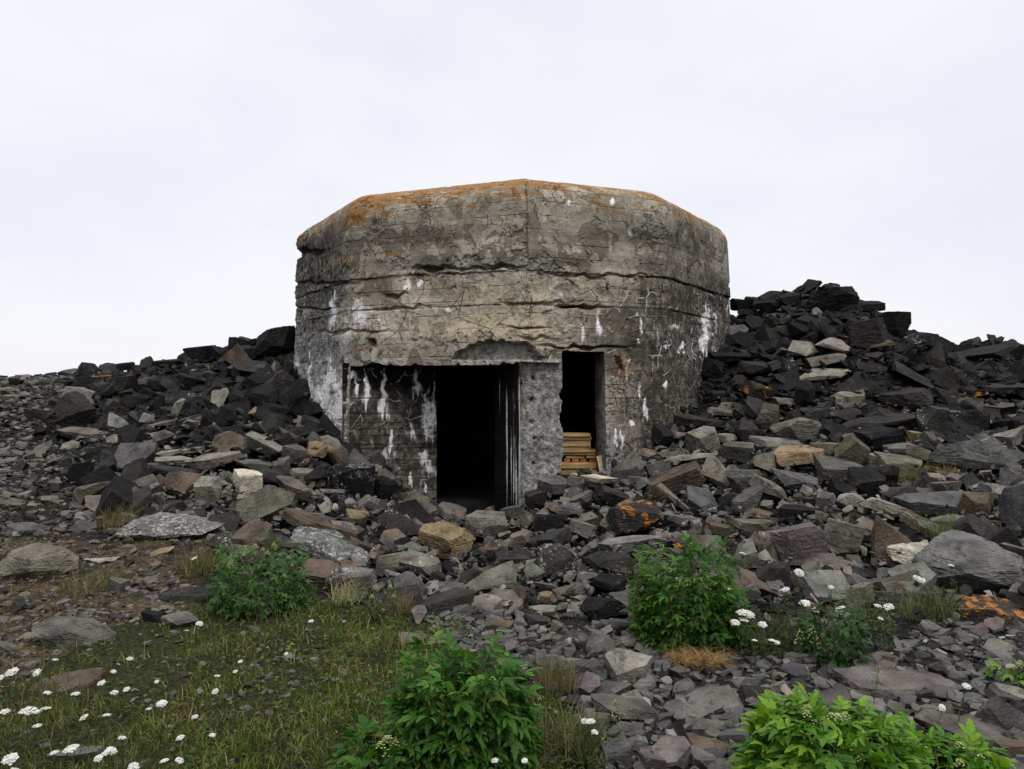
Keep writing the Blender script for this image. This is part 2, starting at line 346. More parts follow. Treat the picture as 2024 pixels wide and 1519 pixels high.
def build_ground():
    def ax(lo, hi, st, far):
        a = np.arange(lo, hi+1e-6, st); e = []
        k, s = 0, st*3
        while k < far: k += s; s *= 1.5; e.append(k)
        e = np.array(e); return np.concatenate([(lo-e)[::-1], a, hi+e])
    X = np.concatenate([ax(-15, 15, .1, 900)]); Y = ax(1.5, 25, .1, 900)
    gx, gy = np.meshgrid(X, Y, indexing='ij')
    z = H(np.clip(gx, -18, 18), np.clip(gy, -4, 34))
    z = np.where((np.abs(gx) > 18) | (gy > 34) | (gy < -4), np.minimum(z, .5), z)
    ins = in_bunker(gx, gy, -.32)
    z = np.where(ins, np.minimum(z, -.16), z)
    z += np.where(ins, 0, .02*fbm(gx*5, gy*5, gx*0, 3, 21))
    u, v = proj(gx, gy, z); zn = zone(u, v); near = (gy > 1) & (gy < 20); z = z - np.where(near & (zn == 0) & ~ins, .13*sstep(5.6, 6.6, gy), 0)
    a, b = np.arange(len(X)-1), np.arange(len(Y)-1); A, B = np.meshgrid(a, b, indexing='ij'); m = len(Y)
    f = np.stack([A*m+B, (A+1)*m+B, (A+1)*m+B+1, A*m+B+1], -1).reshape(-1, 4)
    me = np_mesh('ground', np.stack([gx, gy, z], -1).reshape(-1, 3), [f], [M['ground']], True)
    col = np.zeros((gx.size, 4), np.float32); zf = np.where(near, zn, 0).ravel()
    col[:,0] = zf == 1; col[:,1] = (zf == 4) + .25*(zf == 1); col[:,2] = (zf == 2) | (zf == 3); col[:,3] = 1
    color_attr(me, 'zone', col)
    tag(link('ground', me), 'dark stony soil under the scree, turf and rubble', None, None, 'structure')
build_ground()

# ------------------------------------------------------------------ bunker
ZS, ZT, INS, RB = 4.06, 4.62, .85, 3.6
def s_of_u(u, z=1.5):
    s = np.linspace(sL2, sR2, 2000); x, y = outline(s); k = 1+.05*(ZS-z)/RB
    x, y = BC[0]+(x-BC[0])*k, BC[1]+(y-BC[1])*k
    return float(np.interp(u, CX+x/y*F, s))
HOLE_L = (s_of_u(689), s_of_u(1026), 1.97)        # wide recess under the lintel
HOLE_R = (s_of_u(1113), s_of_u(1197), 2.16)       # narrow doorway
PIL = (HOLE_L[1], HOLE_R[0], 2.0)
def g2(a, b): return np.exp(-(a*a + b*b))
STREAKS = [(610,700,790,10,.8),(645,722,836,30,1.25),(666,735,838,20,1.3),(628,740,800,9,.8),(598,750,805,6,.8),(618,750,800,5,.7),(585,690,740,9,.5),(660,575,652,15,.75),(712,578,645,24,.62),(745,600,655,50,.42),(690,610,680,34,.4),(806,549,572,15,.8),(831,549,568,13,.75),(885,602,616,13,.8),
 (1183,622,668,8,1),(1152,634,672,5,.7),(1396,594,694,15,1),(1350,676,698,11,1),(1268,624,660,6,.7),(1124,391,406,7,.8),(1208,390,406,8,.7),(1244,449,472,9,.4),(1318,678,690,10,.6),(1275,788,832,9,.9),(1265,750,792,5,.6),(1250,828,842,9,.9),(1217,848,886,7,.85),(1229,848,888,6,.85),(1315,752,772,9,.7),(1330,640,650,34,.45),(1240,700,760,4,.5),(1300,640,700,4,.5),(1415,610,660,5,.6),
 (640,690,735,30,.4),(600,590,650,16,.35),(1090,700,716,10,.4)]
STREAKS_IN = [(703,752,787,9,.9),(724,735,812,9,1),(757,735,834,13,1),(695,732,752,26,.5),(820,735,792,16,.62),(846,772,872,15,.85),(858,760,880,9,.6),(840,800,862,10,.7),(813,833,872,9,.7),(773,848,902,11,.65),(768,884,912,18,.5),(842,888,916,13,.9),(850,913,942,22,.6),(813,933,962,8,.9),(839,953,977,7,.9),(821,963,980,7,.6),(785,918,930,10,.5),(800,850,862,12,.4),(735,850,890,10,.3)]
def streaks(u, v, lst):
    o = np.zeros(u.shape)
    for (u0, a, b, w, k) in lst:
        t = (v-a)/(b-a); c = u0 + w*.35*vnoise(v/15, u*0, u*0+u0, 11) + w*.15*vnoise(v/5, u*0, u*0+u0, 12)
        ww = w*(.24+.5*np.clip(t, 0, 1))*(1+.35*vnoise(v/8, u*0, u*0+u0, 13)); t = t + .22*vnoise(u/2.6, u*0, u*0+u0, 14)
        e = np.exp(-((u-c)/ww)**2*.9) + .22*np.exp(-((u-c)/(2.4*ww))**2)
        o = np.maximum(o, k*e*sstep(-.25, .3, t)*(1-sstep(.66, 1.15, t))*(.85+.3*vnoise(u/5, v/9, u*0, 15)))
    return o
def wall_fields(s, z, x, y, nx, ny):
    """outward displacement and stain masks of the outer wall at outline position S, height Z"""
    u, v = proj(x, y, z); front = (s > sL2-.4) & (s < sR2+.4)
    uw, vw = u+9*vnoise(x*9, y*9, z*9, 71)+4*vnoise(x*27, y*27, z*27, 72), v+12*vnoise(x*9, y*9, z*7, 73)+4*vnoise(x*27, y*27, z*27, 74)
    f = lambda k, sd, o=4: fbm(x*k, y*k, z*k, o, sd)
    d = .010*f(3, 1) + .006*f(14, 2, 3)
    jag = .018*f(1.1, 3) + .014*f(8, 4, 3) + .010*f(24, 44, 2)
    # upper course stands proud, its lower lip broken
    lip1 = 3.25 + jag + .05*np.maximum(0, f(.9, 31))
    d += .024*sstep(-.008, .008, z-lip1) - .05*np.exp(-((z-lip1+.012)/.010)**2)*sstep(-.05, .15, f(2.3, 5)+.12*f(14, 45, 2))
    lip2 = 2.80 + jag*.6
    d += .012*sstep(-.008, .008, z-lip2) - .04*np.exp(-((z-lip2+.01)/.008)**2)*sstep(.02, .15, f(2.5, 6)+.12*f(14, 46, 2))
    # the arris of the two front faces is opened by a crack
    d -= .035*np.exp(-((s+.012*f(7, 47, 2))/.012)**2)*sstep(3.2, 3.35, z)*sstep(-.35, .1, f(6, 48, 2)+.1)
    # spalled hollows: level scabs of lost concrete
    sp = .8*f(1.5, 7, 5) + .5*f(5, 49, 4) + .25*np.exp(-((z-3.2)/.35)**2) + .22*np.exp(-((z-2.3)/.3)**2) + .18*(s < sL1)
    m = sstep(.34, .365, sp); d -= m*(.020+.026*f(11, 8, 4)+.012*f(30, 50, 2)); m2 = sstep(.17, .185, .7*f(2.2, 51, 5)+.4*f(7, 52, 3)); d -= .010*m2
    # dark slots
    for (u0, v0, w, h, k) in ((850,527,26,7,.13),(1000,527,40,6,.07),(1140,607,36,6,.15),(1060,598,60,4,.06),(1040,645,30,3,.07),(1160,686,72,5,.12),(612,498,26,9,.14),(700,655,60,5,.05),(930,528,70,4,.06),(1180,545,90,4,.05),(1060,668,30,4,.06),(733,676,8,9,.1),(780,583,22,6,.06),(800,606,50,4,.05),(640,560,60,5,.05),(1300,470,25,9,.03),(1245,700,16,18,.03),(620,610,40,4,.05)):
        vv = v0 + (u-u0)*(-.0 if u0 > 1041 else .0) + 5*vnoise(u/16, u*0, u*0+v0, 14)
        d -= front*1.15*k*np.exp(-np.abs((u-u0)/w)**3)*np.exp(-((v-vv)/(h*(.55+.35*vnoise(u/11, v*0, u*0+v0, 97)+.1)))**4)
    # arched spall over the wide opening
    ar = 1-((u-985)/96)**2; top = 720-50*np.sqrt(np.maximum(ar, 0)) + 5*vnoise(u/9, v/9, u*0, 15)
    am = front*(ar > 0)*sstep(-1, 3, v-top)*sstep(713, 709, v+2*vnoise(u/7, u*0, u*0, 15))
    d -= am*(.13+.03*f(9, 16))
    # front edge of lintel crumbles
    d -= front*.03*sstep(.1, .3, f(3.5, 17))*np.exp(-((z-2.05)/.12)**2)*(u < 1120)
    # vertical arris crumbles a little at the corner
    d -= .02*np.exp(-(s/.05)**2)*sstep(0, .3, f(4, 18))
    # overhanging nose at the end of the roof edge, with a broken notch beneath
    d += .025*np.exp(-((u-604)/34)**4)*np.exp(-((v-478)/16)**2)*(s < sL1)
    # left edge ragged
    d -= .05*sstep(.0, .35, f(3.2, 19))*sstep(sL2+.7, sL2, s)*(s < sL1)*(z < 4.0)
    # masks
    white = front*streaks(u, v, STREAKS)
    sh = sstep(3.95, 4.45, z)
    sh2 = sstep(4.1, 4.62, z); lich = sh2*np.where(s < 0, .64, .52)*np.where(s < sL1, .7, 1) + .30*sh2*np.exp(-((s-.12)/.35)**2) + np.where(s < 0, .40, .26)*sstep(3.75, 4.2, z)*(1+.5*np.exp(-((s+2.5)/.5)**2))
    lich = lich + front*(.8*g2((u-772)/26, (v-503)/9)+.7*g2((u-692)/26, (v-515)/12)+.55*g2((u-655)/14, (v-520)/12)+.6*g2((u-703)/16, (v-432)/16) + .5*g2((u-1370)/40, (v-425)/12)+.35*g2((u-1200)/40, (v-410)/18))
    rust = front*(.95*g2((uw-1221)/11, (vw-712)/15)+.42*g2((uw-1232)/18, (vw-734)/26)+.45*g2((u-732)/4, (v-692)/14)+.5*g2((u-714)/20, (v-692)/6)+.42*g2((u-690)/5, (v-700)/14)+.9*g2((u-733)/5, (v-672)/6)+.6*g2((u-804)/3, (v-578)/6))
    warm = front*(1.0*g2((u-950)/160, (v-642)/44)+.7*g2((u-1040)/100, (v-655)/32)+.7*g2((u-1010)/230, (v-568)/24) + .3*g2((u-1000)/260, (v-430)/60) + .25*sh)
    dark = front*(1.0*sstep(1170, 1300, u)*sstep(490, 590, v) + .55*g2((u-1180)/50, (v-650)/35) + .78*sstep(sL1+.1, sL1-.5, s)*sstep(440, 480, v) + .45*g2((u-700)/60, (v-520)/60)+.75*g2((u-1330)/90, (v-480)/45)+.5*g2((u-1250)/60, (v-465)/18)+.6*g2((u-870)/50, (v-470)/22)+.4*g2((u-760)/60, (v-455)/30)+.35*g2((u-640)/50, (v-560)/60))
    dark = np.clip(dark, 0, 1)
    veins = front*sstep(1150, 1240, u)*sstep(540, 600, v)*(1-.7*sstep(720, 780, v)) + .8*front*(u < 690)*sstep(690, 720, v)
    mapc = front*(sstep(1195, 1215, u)*sstep(660, 710, v) + .6*sstep(1200, 1260, u)*sstep(520, 580, v))
    raw = np.clip(.7*am + .3*m + front*.6*g2((u-640)/45, (v-715)/28) + .4*front*(u < 700)*sstep(640, 680, v), 0, 1)
    raw = np.maximum(raw, front*.8*sstep(1193, 1198, u)*(1-sstep(1206, 1222, u))*sstep(800, 850, v))
    lift = np.ones_like(u)
    return d, np.stack([white, np.clip(lich, 0, 1.2), rust, warm], -1), np.stack([dark, np.clip(veins, 0, 1), np.clip(mapc, 0, 1), raw], -1)
def wall_point(s, z):
    x, y = outline(s); k = 1 + .05*(ZS-np.minimum(z, ZS))/RB
    return BC[0]+(x-BC[0])*k, BC[1]+(y-BC[1])*k
def grid_faces(ns, nz, keep=None, wrap=False):
    a = np.arange(ns if wrap else ns-1); b = np.arange(nz-1); A, B = np.meshgrid(a, b, indexing='ij')
    f = np.stack([A*nz+B, ((A+1) % ns)*nz+B, ((A+1) % ns)*nz+B+1, A*nz+B+1], -1)
    return f[keep] if keep is not None else f.reshape(-1, 4)
bunker = empty('bunker', (BC[0], BC[1], 0), 'round-shouldered grey concrete war bunker, cracked and streaked white, between two rubble heaps', 'bunker')
def add_part(name, V, faces, st, tn, mat, parent, label=None, smooth=False):
    V = np.asarray(V, float).reshape(-1, 3) - np.array([BC[0], BC[1], 0])
    me = np_mesh(name, V, faces, [mat], smooth)
    if st is not None: color_attr(me, 'stain', st.reshape(-1, 4)); color_attr(me, 'tone', tn.reshape(-1, 4))
    return tag(link(name, me, parent), label)
def add_reveal(V, faces, select, vec):
    """faces that run from the open edges (both ends SELECTed) along VEC"""
    e = np.concatenate([faces[:, [i, (i+1) % 4]] for i in range(4)]); key = np.sort(e, 1); ids = key[:,0]*10**7+key[:,1]
    uq, inv, cnt = np.unique(ids, return_inverse=True, return_counts=True)
    e = e[(cnt[inv] == 1) & select[e[:,0]] & select[e[:,1]]]
    vs = np.unique(e); new = {v: len(V)+i for i, v in enumerate(vs)}
    V2 = np.vstack([V, V[vs]+np.array(vec)])
    q = np.array([(a, new[a], new[b], b) for a, b in e]) if len(e) else np.zeros((0, 4), int)
    return V2, q, vs
nL = np.array([.37, .93, 0]); nR = np.array([-.37, .93, 0])
def build_bunker():
    Sf = np.arange(sL2-.5, sR2+.5, .016); Sf = np.unique(np.round(np.concatenate([Sf, [HOLE_L[0], HOLE_L[1], HOLE_R[0], HOLE_R[1], 0.0]]), 5))
    Sb = np.arange(Sf[-1]+.1, Sf[0]+PER-.05, .12); S = np.concatenate([Sf, Sb])
    Z = np.unique(np.round(np.concatenate([np.arange(-.35, ZS, .013), [ZS, HOLE_L[2], HOLE_R[2], PIL[2]]]), 5))
    ss, zz = np.meshgrid(S, Z, indexing='ij'); x, y = wall_point(ss, zz); nx, ny = onorm(ss)
    d, st, tn = wall_fields(ss, zz, x, y, nx, ny)
    chip = np.maximum(0, fbm(x*4, y*4, zz*0, 3, 90)+.5*fbm(x*17, y*17, zz*0, 3, 91))
    zc = zz + .075*chip*np.exp(-((zz-1.97)/.035)**2)*(ss < HOLE_L[1]+.1) + .06*chip*np.exp(-((zz-2.16)/.03)**2)*(ss > PIL[1]-.1)*(ss < HOLE_R[1]+.1)
    V = np.stack([x+nx*d, y+ny*d, zc], -1)
    cs = (S[:-1]+S[1:])/2; cz = (Z[:-1]+Z[1:])/2; A, B = np.meshgrid(np.append(cs, 99), cz, indexing='ij')
    def inside(h): return (A > h[0]) & (A < h[1]) & (B < h[2])
    keep = ~(inside(HOLE_L) | inside(HOLE_R) | inside(PIL))
    f = grid_faces(len(S), len(Z), keep, True)
    fs, fz = ss.ravel(), zz.ravel(); Vf = V.reshape(-1, 3)
    selL = (fs > HOLE_L[0]-.03) & (fs < HOLE_L[1]+.03) & (fz < HOLE_L[2]+.03)
    selR = (fs > HOLE_R[0]-.03) & (fs < HOLE_R[1]+.03) & (fz < HOLE_R[2]+.03)
    V1, q1, vs1 = add_reveal(Vf, f, selL, nL*.62); V2, q2, vs2 = add_reveal(V1, f, selR, np.array([-.10, .42, 0]))
    st, tn = st.reshape(-1, 4), tn.reshape(-1, 4); dk = np.array([[1.0, 0, 0, .1]])  # reveals darken inward: doorway shade painted into their tone
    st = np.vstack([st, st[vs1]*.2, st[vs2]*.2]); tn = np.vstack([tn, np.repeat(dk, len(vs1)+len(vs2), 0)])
    wall = add_part('wall', V2, [f, q1, q2], st, tn, M['concrete'], bunker)
    # roof: rounded shoulder and nearly flat top
    TH = np.linspace(0, math.pi/2, 34); ss, tt = np.meshgrid(S, TH, indexing='ij'); x0, y0 = outline(ss)
    sq = lambda q: np.maximum(q, 0)**.72; k = 1-INS*(1-sq(np.cos(tt)))/RB; x, y = BC[0]+(x0-BC[0])*k, BC[1]+(y0-BC[1])*k; zz = ZS+(ZT-ZS)*sq(np.sin(tt)); nx, ny = onorm(ss)
    d, st, tn = wall_fields(ss, zz, x, y, nx, ny); d = d*np.cos(tt)+.5*d*np.sin(tt)
    V = np.stack([x+nx*d*np.cos(tt), y+ny*d*np.cos(tt), zz+d*np.sin(tt)*.6], -1)
    n, m = len(S), len(TH); f = grid_faces(n, m, None, True)
    Vt = np.vstack([V.reshape(-1, 3), [[BC[0], BC[1], ZT+.06]]]); ring = np.arange(n)*m+m-1
    tri = np.stack([ring, np.roll(ring, -1), np.full(n, n*m)], -1)
    add_part('roof', Vt, [f, tri], np.vstack([st.reshape(-1, 4), [[0, .8, 0, .2]]]), np.vstack([tn.reshape(-1, 4), [[0, 0, 0, 0]]]), M['concrete'], bunker, 'rounded roof edge crusted with orange lichen')
    # pillar between the openings: bare pitted concrete
    Sp = np.linspace(PIL[0], PIL[1], 60); Zp = np.linspace(-.35, PIL[2]+.02, 200); ss, zz = np.meshgrid(Sp, Zp, indexing='ij')
    x, y = wall_point(ss, zz); a = outline(PIL[0]), outline(PIL[1])
    x1, y1 = wall_point(np.full_like(ss, PIL[0]), zz); x2, y2 = wall_point(np.full_like(ss, PIL[1]), zz); t = (ss-PIL[0])/(PIL[1]-PIL[0])
    x, y = .55*x+.45*(x1+(x2-x1)*t), .55*y+.45*(y1+(y2-y1)*t)
    d = -.13+.045*fbm(x*6, y*6, zz*5, 5, 41)+.012*fbm(x*15+3, y*15, zz*13, 3, 42) - .03*np.maximum(0, fbm(zz*5, t*0+3, t*0, 3, 43))*(np.abs(t-.5) > .42)
    u, v = proj(x, y, zz); hol = np.zeros_like(u)
    for (u0, v0) in ((1054,748),(1051,790),(1051,836),(1057,868)  ,(1055,918)): hol = np.maximum(hol, g2((u-u0)/3.6+.5*vnoise(u/3, v/3, u*0, 77), (v-v0)/4.2+.5*vnoise(u/3, v/3, u*0, 78)))
    d -= .07*hol
    d -= .05*sstep(932, 955, v)*(v < 975)*.3
    V = np.stack([x, y-0*d, zz], -1); V[...,1] -= d; V[...,0] += .12*np.maximum(0, fbm(zz*4, zz*0, zz*0, 5, 95)+.1)*np.exp(-(t/.12)**2) - .12*np.maximum(0, fbm(zz*5, zz*0, zz*0, 4, 96)+.1)*np.exp(-((1-t)/.1)**2)
    keepe = grid_faces(60, 200)
    Vf = V.reshape(-1, 3); sel = np.ones(len(Vf), bool); zq = zz.ravel()
    sel = (zq > -.34) & (zq < PIL[2]+.01)
    V2, q, vs = add_reveal(Vf, keepe, sel, np.array([-.06, .6, 0]))
    st = np.zeros((*u.shape, 4)); tn = np.zeros((*u.shape, 4)); tn[...,3] = .92; tn[...,0] = .9*hol
    st[...,2] = np.clip(.28*g2((u-1033)/6, (v-800)/75)+.5*g2((u-1062)/9, (v-732)/7)+.35*sum(g2((u-a_)/5, (v-b_-9)/9) for a_, b_ in ((1054,748),(1051,790),(1057,868),(1055,918))), 0, 1); st[...,3] = .6*g2((u-1035)/9, (v-800)/60)+.45*g2((u-1075)/40, (v-745)/18)+.3*g2((u-1100)/14, (v-880)/50)
    tn[...,0] = np.maximum(tn[...,0], .7*sstep(728, 720, v)); st = st.reshape(-1, 4); tn = tn.reshape(-1, 4)  # dark band at the top: the lintel's shadow line painted on
    add_part('pillar', V2, [keepe, q], np.vstack([st, st[vs]*.3]), np.vstack([tn, np.tile([[1.4, 0, 0, 0]], (len(vs), 1))]), M['concrete'], bunker, 'pitted bare grey pillar between the two doorways')  # side faces darken inward, passage shade put into the tone
    # wall at the back of the wide recess
    a0 = np.array(wall_point(np.array(HOLE_L[0]), np.array(1.0)))+nL[:2]*.05; e0 = np.array(P(863, 860, 11.75)[:2]); dirv = (e0-a0)/np.linalg.norm(e0-a0); nW = np.array([-dirv[1], dirv[0], 0]); L = np.linspace(-.1, 1.22, 110); Zr = np.linspace(-.3, 2.02, 170)
    def endu(t): q = a0+dirv*t; return CX+q[0]/q[1]*F
    tj = float(np.linalg.norm(e0-a0)); L = np.linspace(-.1, tj, 110)
    ll, zz = np.meshgrid(L, Zr, indexing='ij'); x, y = a0[0]+dirv[0]*ll, a0[1]+dirv[1]*ll
    d = .008*fbm(x*5, y*5, zz*5, 4, 51)+.005*fbm(x*20, y*20, zz*20, 3, 52) - .012*np.exp(-((zz*4.3+.1) % 1-.5)**2/.002)
    V = np.stack([x-nW[0]*d, y-nW[1]*d, zz], -1).reshape(-1, 3); f = grid_faces(110, 170); u, v = proj(x, y, zz)
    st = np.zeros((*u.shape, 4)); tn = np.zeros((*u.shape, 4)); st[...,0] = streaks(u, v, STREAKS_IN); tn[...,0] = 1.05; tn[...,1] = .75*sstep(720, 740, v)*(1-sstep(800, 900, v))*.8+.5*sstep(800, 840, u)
    tn[...,0] -= .3*sstep(930, 960, v); tn[...,0] += .55*sstep(785, 730, v + 12*vnoise(u/30, v/30, u*0, 81)) + .3*sstep(775, 845, u)*sstep(800, 770, v)  # top and door end blackened: lintel shade painted in, together with staining
    sel = np.abs(ll.ravel()-tj) < 1e-4; V2, q, vs = add_reveal(V, f, sel, np.array([-.1, .995, 0])*1.6)
    st, tn = st.reshape(-1, 4), tn.reshape(-1, 4)
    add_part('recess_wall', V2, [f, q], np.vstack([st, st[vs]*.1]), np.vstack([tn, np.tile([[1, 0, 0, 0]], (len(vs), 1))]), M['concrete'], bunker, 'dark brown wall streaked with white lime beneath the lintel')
    # inner side of the entrance passage with lime curtains
    p0 = np.array(wall_point(np.array(PIL[0]), np.array(1.0)))+np.array([.02, .05]); D = np.linspace(0, 1.0, 90); Zr = np.linspace(-.3, 2.02, 120)
    dd, zz = np.meshgrid(D, Zr, indexing='ij'); d = .012*fbm(dd*14, zz*1.0, dd*0, 4, 61)
    x, y = p0[0]+nR[0]*dd-d, p0[1]+nR[1]*dd; u, v = proj(x, y, zz)
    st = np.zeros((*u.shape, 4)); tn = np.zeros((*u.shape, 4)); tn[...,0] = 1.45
    cur = np.maximum(0, fbm(dd*22, zz*.6, dd*0, 4, 62)-.02)*2.2
    st[...,0] = np.clip((fbm(dd*24, zz*.5, dd*0, 4, 62)+.42-.85*dd)*1.5, 0, 1)*sstep(735, 790, v+14*vnoise(dd*40, zz*0, zz*0, 63))*(1-.4*sstep(960, 1000, v))
    st[...,2] = .4*np.exp(-(dd/.1)**2)
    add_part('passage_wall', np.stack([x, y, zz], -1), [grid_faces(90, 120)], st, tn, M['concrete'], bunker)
    # dark room behind: floor, ceiling, side and back walls, open to the two doorways
    def box(name, x0, x1, y0, y1, z0, z1):
        bm = bmesh.new(); bmesh.ops.create_cube(bm, size=1, matrix=Matrix.Translation(((x0+x1)/2-BC[0], (y0+y1)/2-BC[1], (z0+z1)/2)) @ Matrix.Diagonal((x1-x0, y1-y0, z1-z0, 1)))
        me = bpy.data.meshes.new(name); bm.to_mesh(me); bm.free(); me.materials.append(M['inside']); return link(name, me, bunker)
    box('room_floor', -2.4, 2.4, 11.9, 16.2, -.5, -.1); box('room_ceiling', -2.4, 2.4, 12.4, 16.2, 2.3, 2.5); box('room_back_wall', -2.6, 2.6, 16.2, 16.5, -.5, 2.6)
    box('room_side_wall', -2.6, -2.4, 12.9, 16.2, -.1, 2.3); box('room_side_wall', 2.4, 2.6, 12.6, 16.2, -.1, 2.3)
    # raised threshold of the narrow doorway
    bm = bmesh.new(); q0 = np.array(wall_point(np.array(HOLE_R[0]), np.array(.3)))+nR[:2]*.1; q1 = np.array(wall_point(np.array(HOLE_R[1]), np.array(.3)))+nR[:2]*.1
    cs = [q0, q1, q1+nR[:2]*1.6, q0+nR[:2]*1.6]; vb = [bm.verts.new((c[0]-BC[0], c[1]-BC[1], -.2)) for c in cs]; vt = [bm.verts.new((c[0]-BC[0], c[1]-BC[1], .39)) for c in cs]
    bm.faces.new(vt); bm.faces.new(vb[::-1])
    for i in range(4): bm.faces.new((vb[i], vb[(i+1) % 4], vt[(i+1) % 4], vt[i]))
    me = bpy.data.meshes.new('threshold'); bm.to_mesh(me); bm.free(); me.materials.append(M['inside']); link('threshold', me, bunker)
build_bunker()

# ------------------------------------------------------------------ sawn timber stacked in the narrow doorway
def board(name, u0, u1, v0, v1, d, depth, mat, label, roll=0.0, yaw=0.0, lean=0.0, extra=0.0, group='sawn timbers stacked in the narrow doorway', seed=0):
    a, b = P(u0, v0, d), P(u1, v1, d); w = b[0]-a[0]+extra; h = a[2]-b[2]
    bm = bmesh.new(); bmesh.ops.create_cube(bm, size=1, matrix=Matrix.Diagonal((w, depth, h, 1)))
    bmesh.ops.bevel(bm, geom=list(bm.edges), offset=min(.004, h*.1), segments=2, affect='EDGES')
    me = bpy.data.meshes.new(name); bm.to_mesh(me); bm.free(); me.materials.append(mat)
    o = link(name, me, None, (b[0]-w/2, d+depth/2, (a[2]+b[2])/2)); o.rotation_euler = (lean, roll, yaw)
    return tag(o, label, 'plank' if name == 'wooden_plank' else 'wood block', group)
ST = [(1114,1168,857,862.6,'topmost pine plank of the stack in the narrow doorway'),(1114,1169,863.2,869,'second pine plank from the top of the doorway stack'),(1114,1168,869.6,875.6,'third pine plank from the top of the doorway stack'),
 (1114,1168,876.2,882,'fourth pine plank from the top, knotty and darker'),(1114,1168,882.6,888.6,'fifth pine plank from the top, lowest of the short upper ones'),(1115,1181,889.2,893.6,'thin longer pine plank just under the five short ones'),
 (1116,1187,894.2,899,'longest pine plank resting above the row of reddish blocks'),(1118,1155,900.6,905.4,'short bright pine offcut on top of the reddish blocks'),(1159,1178,900.6,905.4,'short brown offcut beside the bright one above the reddish blocks'),
 (1115,1181,913.4,918,'pine plank directly under the row of reddish blocks'),(1118,1183,918.6,925.6,'second pine plank under the row of reddish blocks'),(1122,1184,926.2,938,'bottom pine plank of the stack, on the threshold')]
for i, (a, b, c, d_, lab) in enumerate(ST):
    short = i in (7, 8)
    board('wooden_plank', a, b, c, d_, 11.25+.012*((i*7) % 5 - 2), .34, M['wood'], lab, 0, .02*((i*5) % 3-1), 0, 0 if short else .16)
for i, (a, b) in enumerate(((1115,1127),(1131,1144),(1147,1160),(1165,1177))):
    board('wood_block', a, b, 906.2, 912.8, 11.27, .3, M['wood_red'], ['first reddish wood block from the pillar in the timber stack','second reddish wood block from the pillar in the timber stack','third reddish wood block from the pillar in the timber stack','reddish wood block next to the leaning board in the stack'][i], group='reddish blocks in the timber stack')
o = board('wooden_plank', 1183, 1197, 900, 938, 10.95, .045, M['wood_pale'], 'short pale board leaning upright against the timber stack', roll=R(-11), lean=R(-8))
o = board('wooden_plank', 1131, 1150, 936.5, 941, 10.95, .1, M['wood_pale'], 'pale board end poking out below the timber stack', roll=R(5))
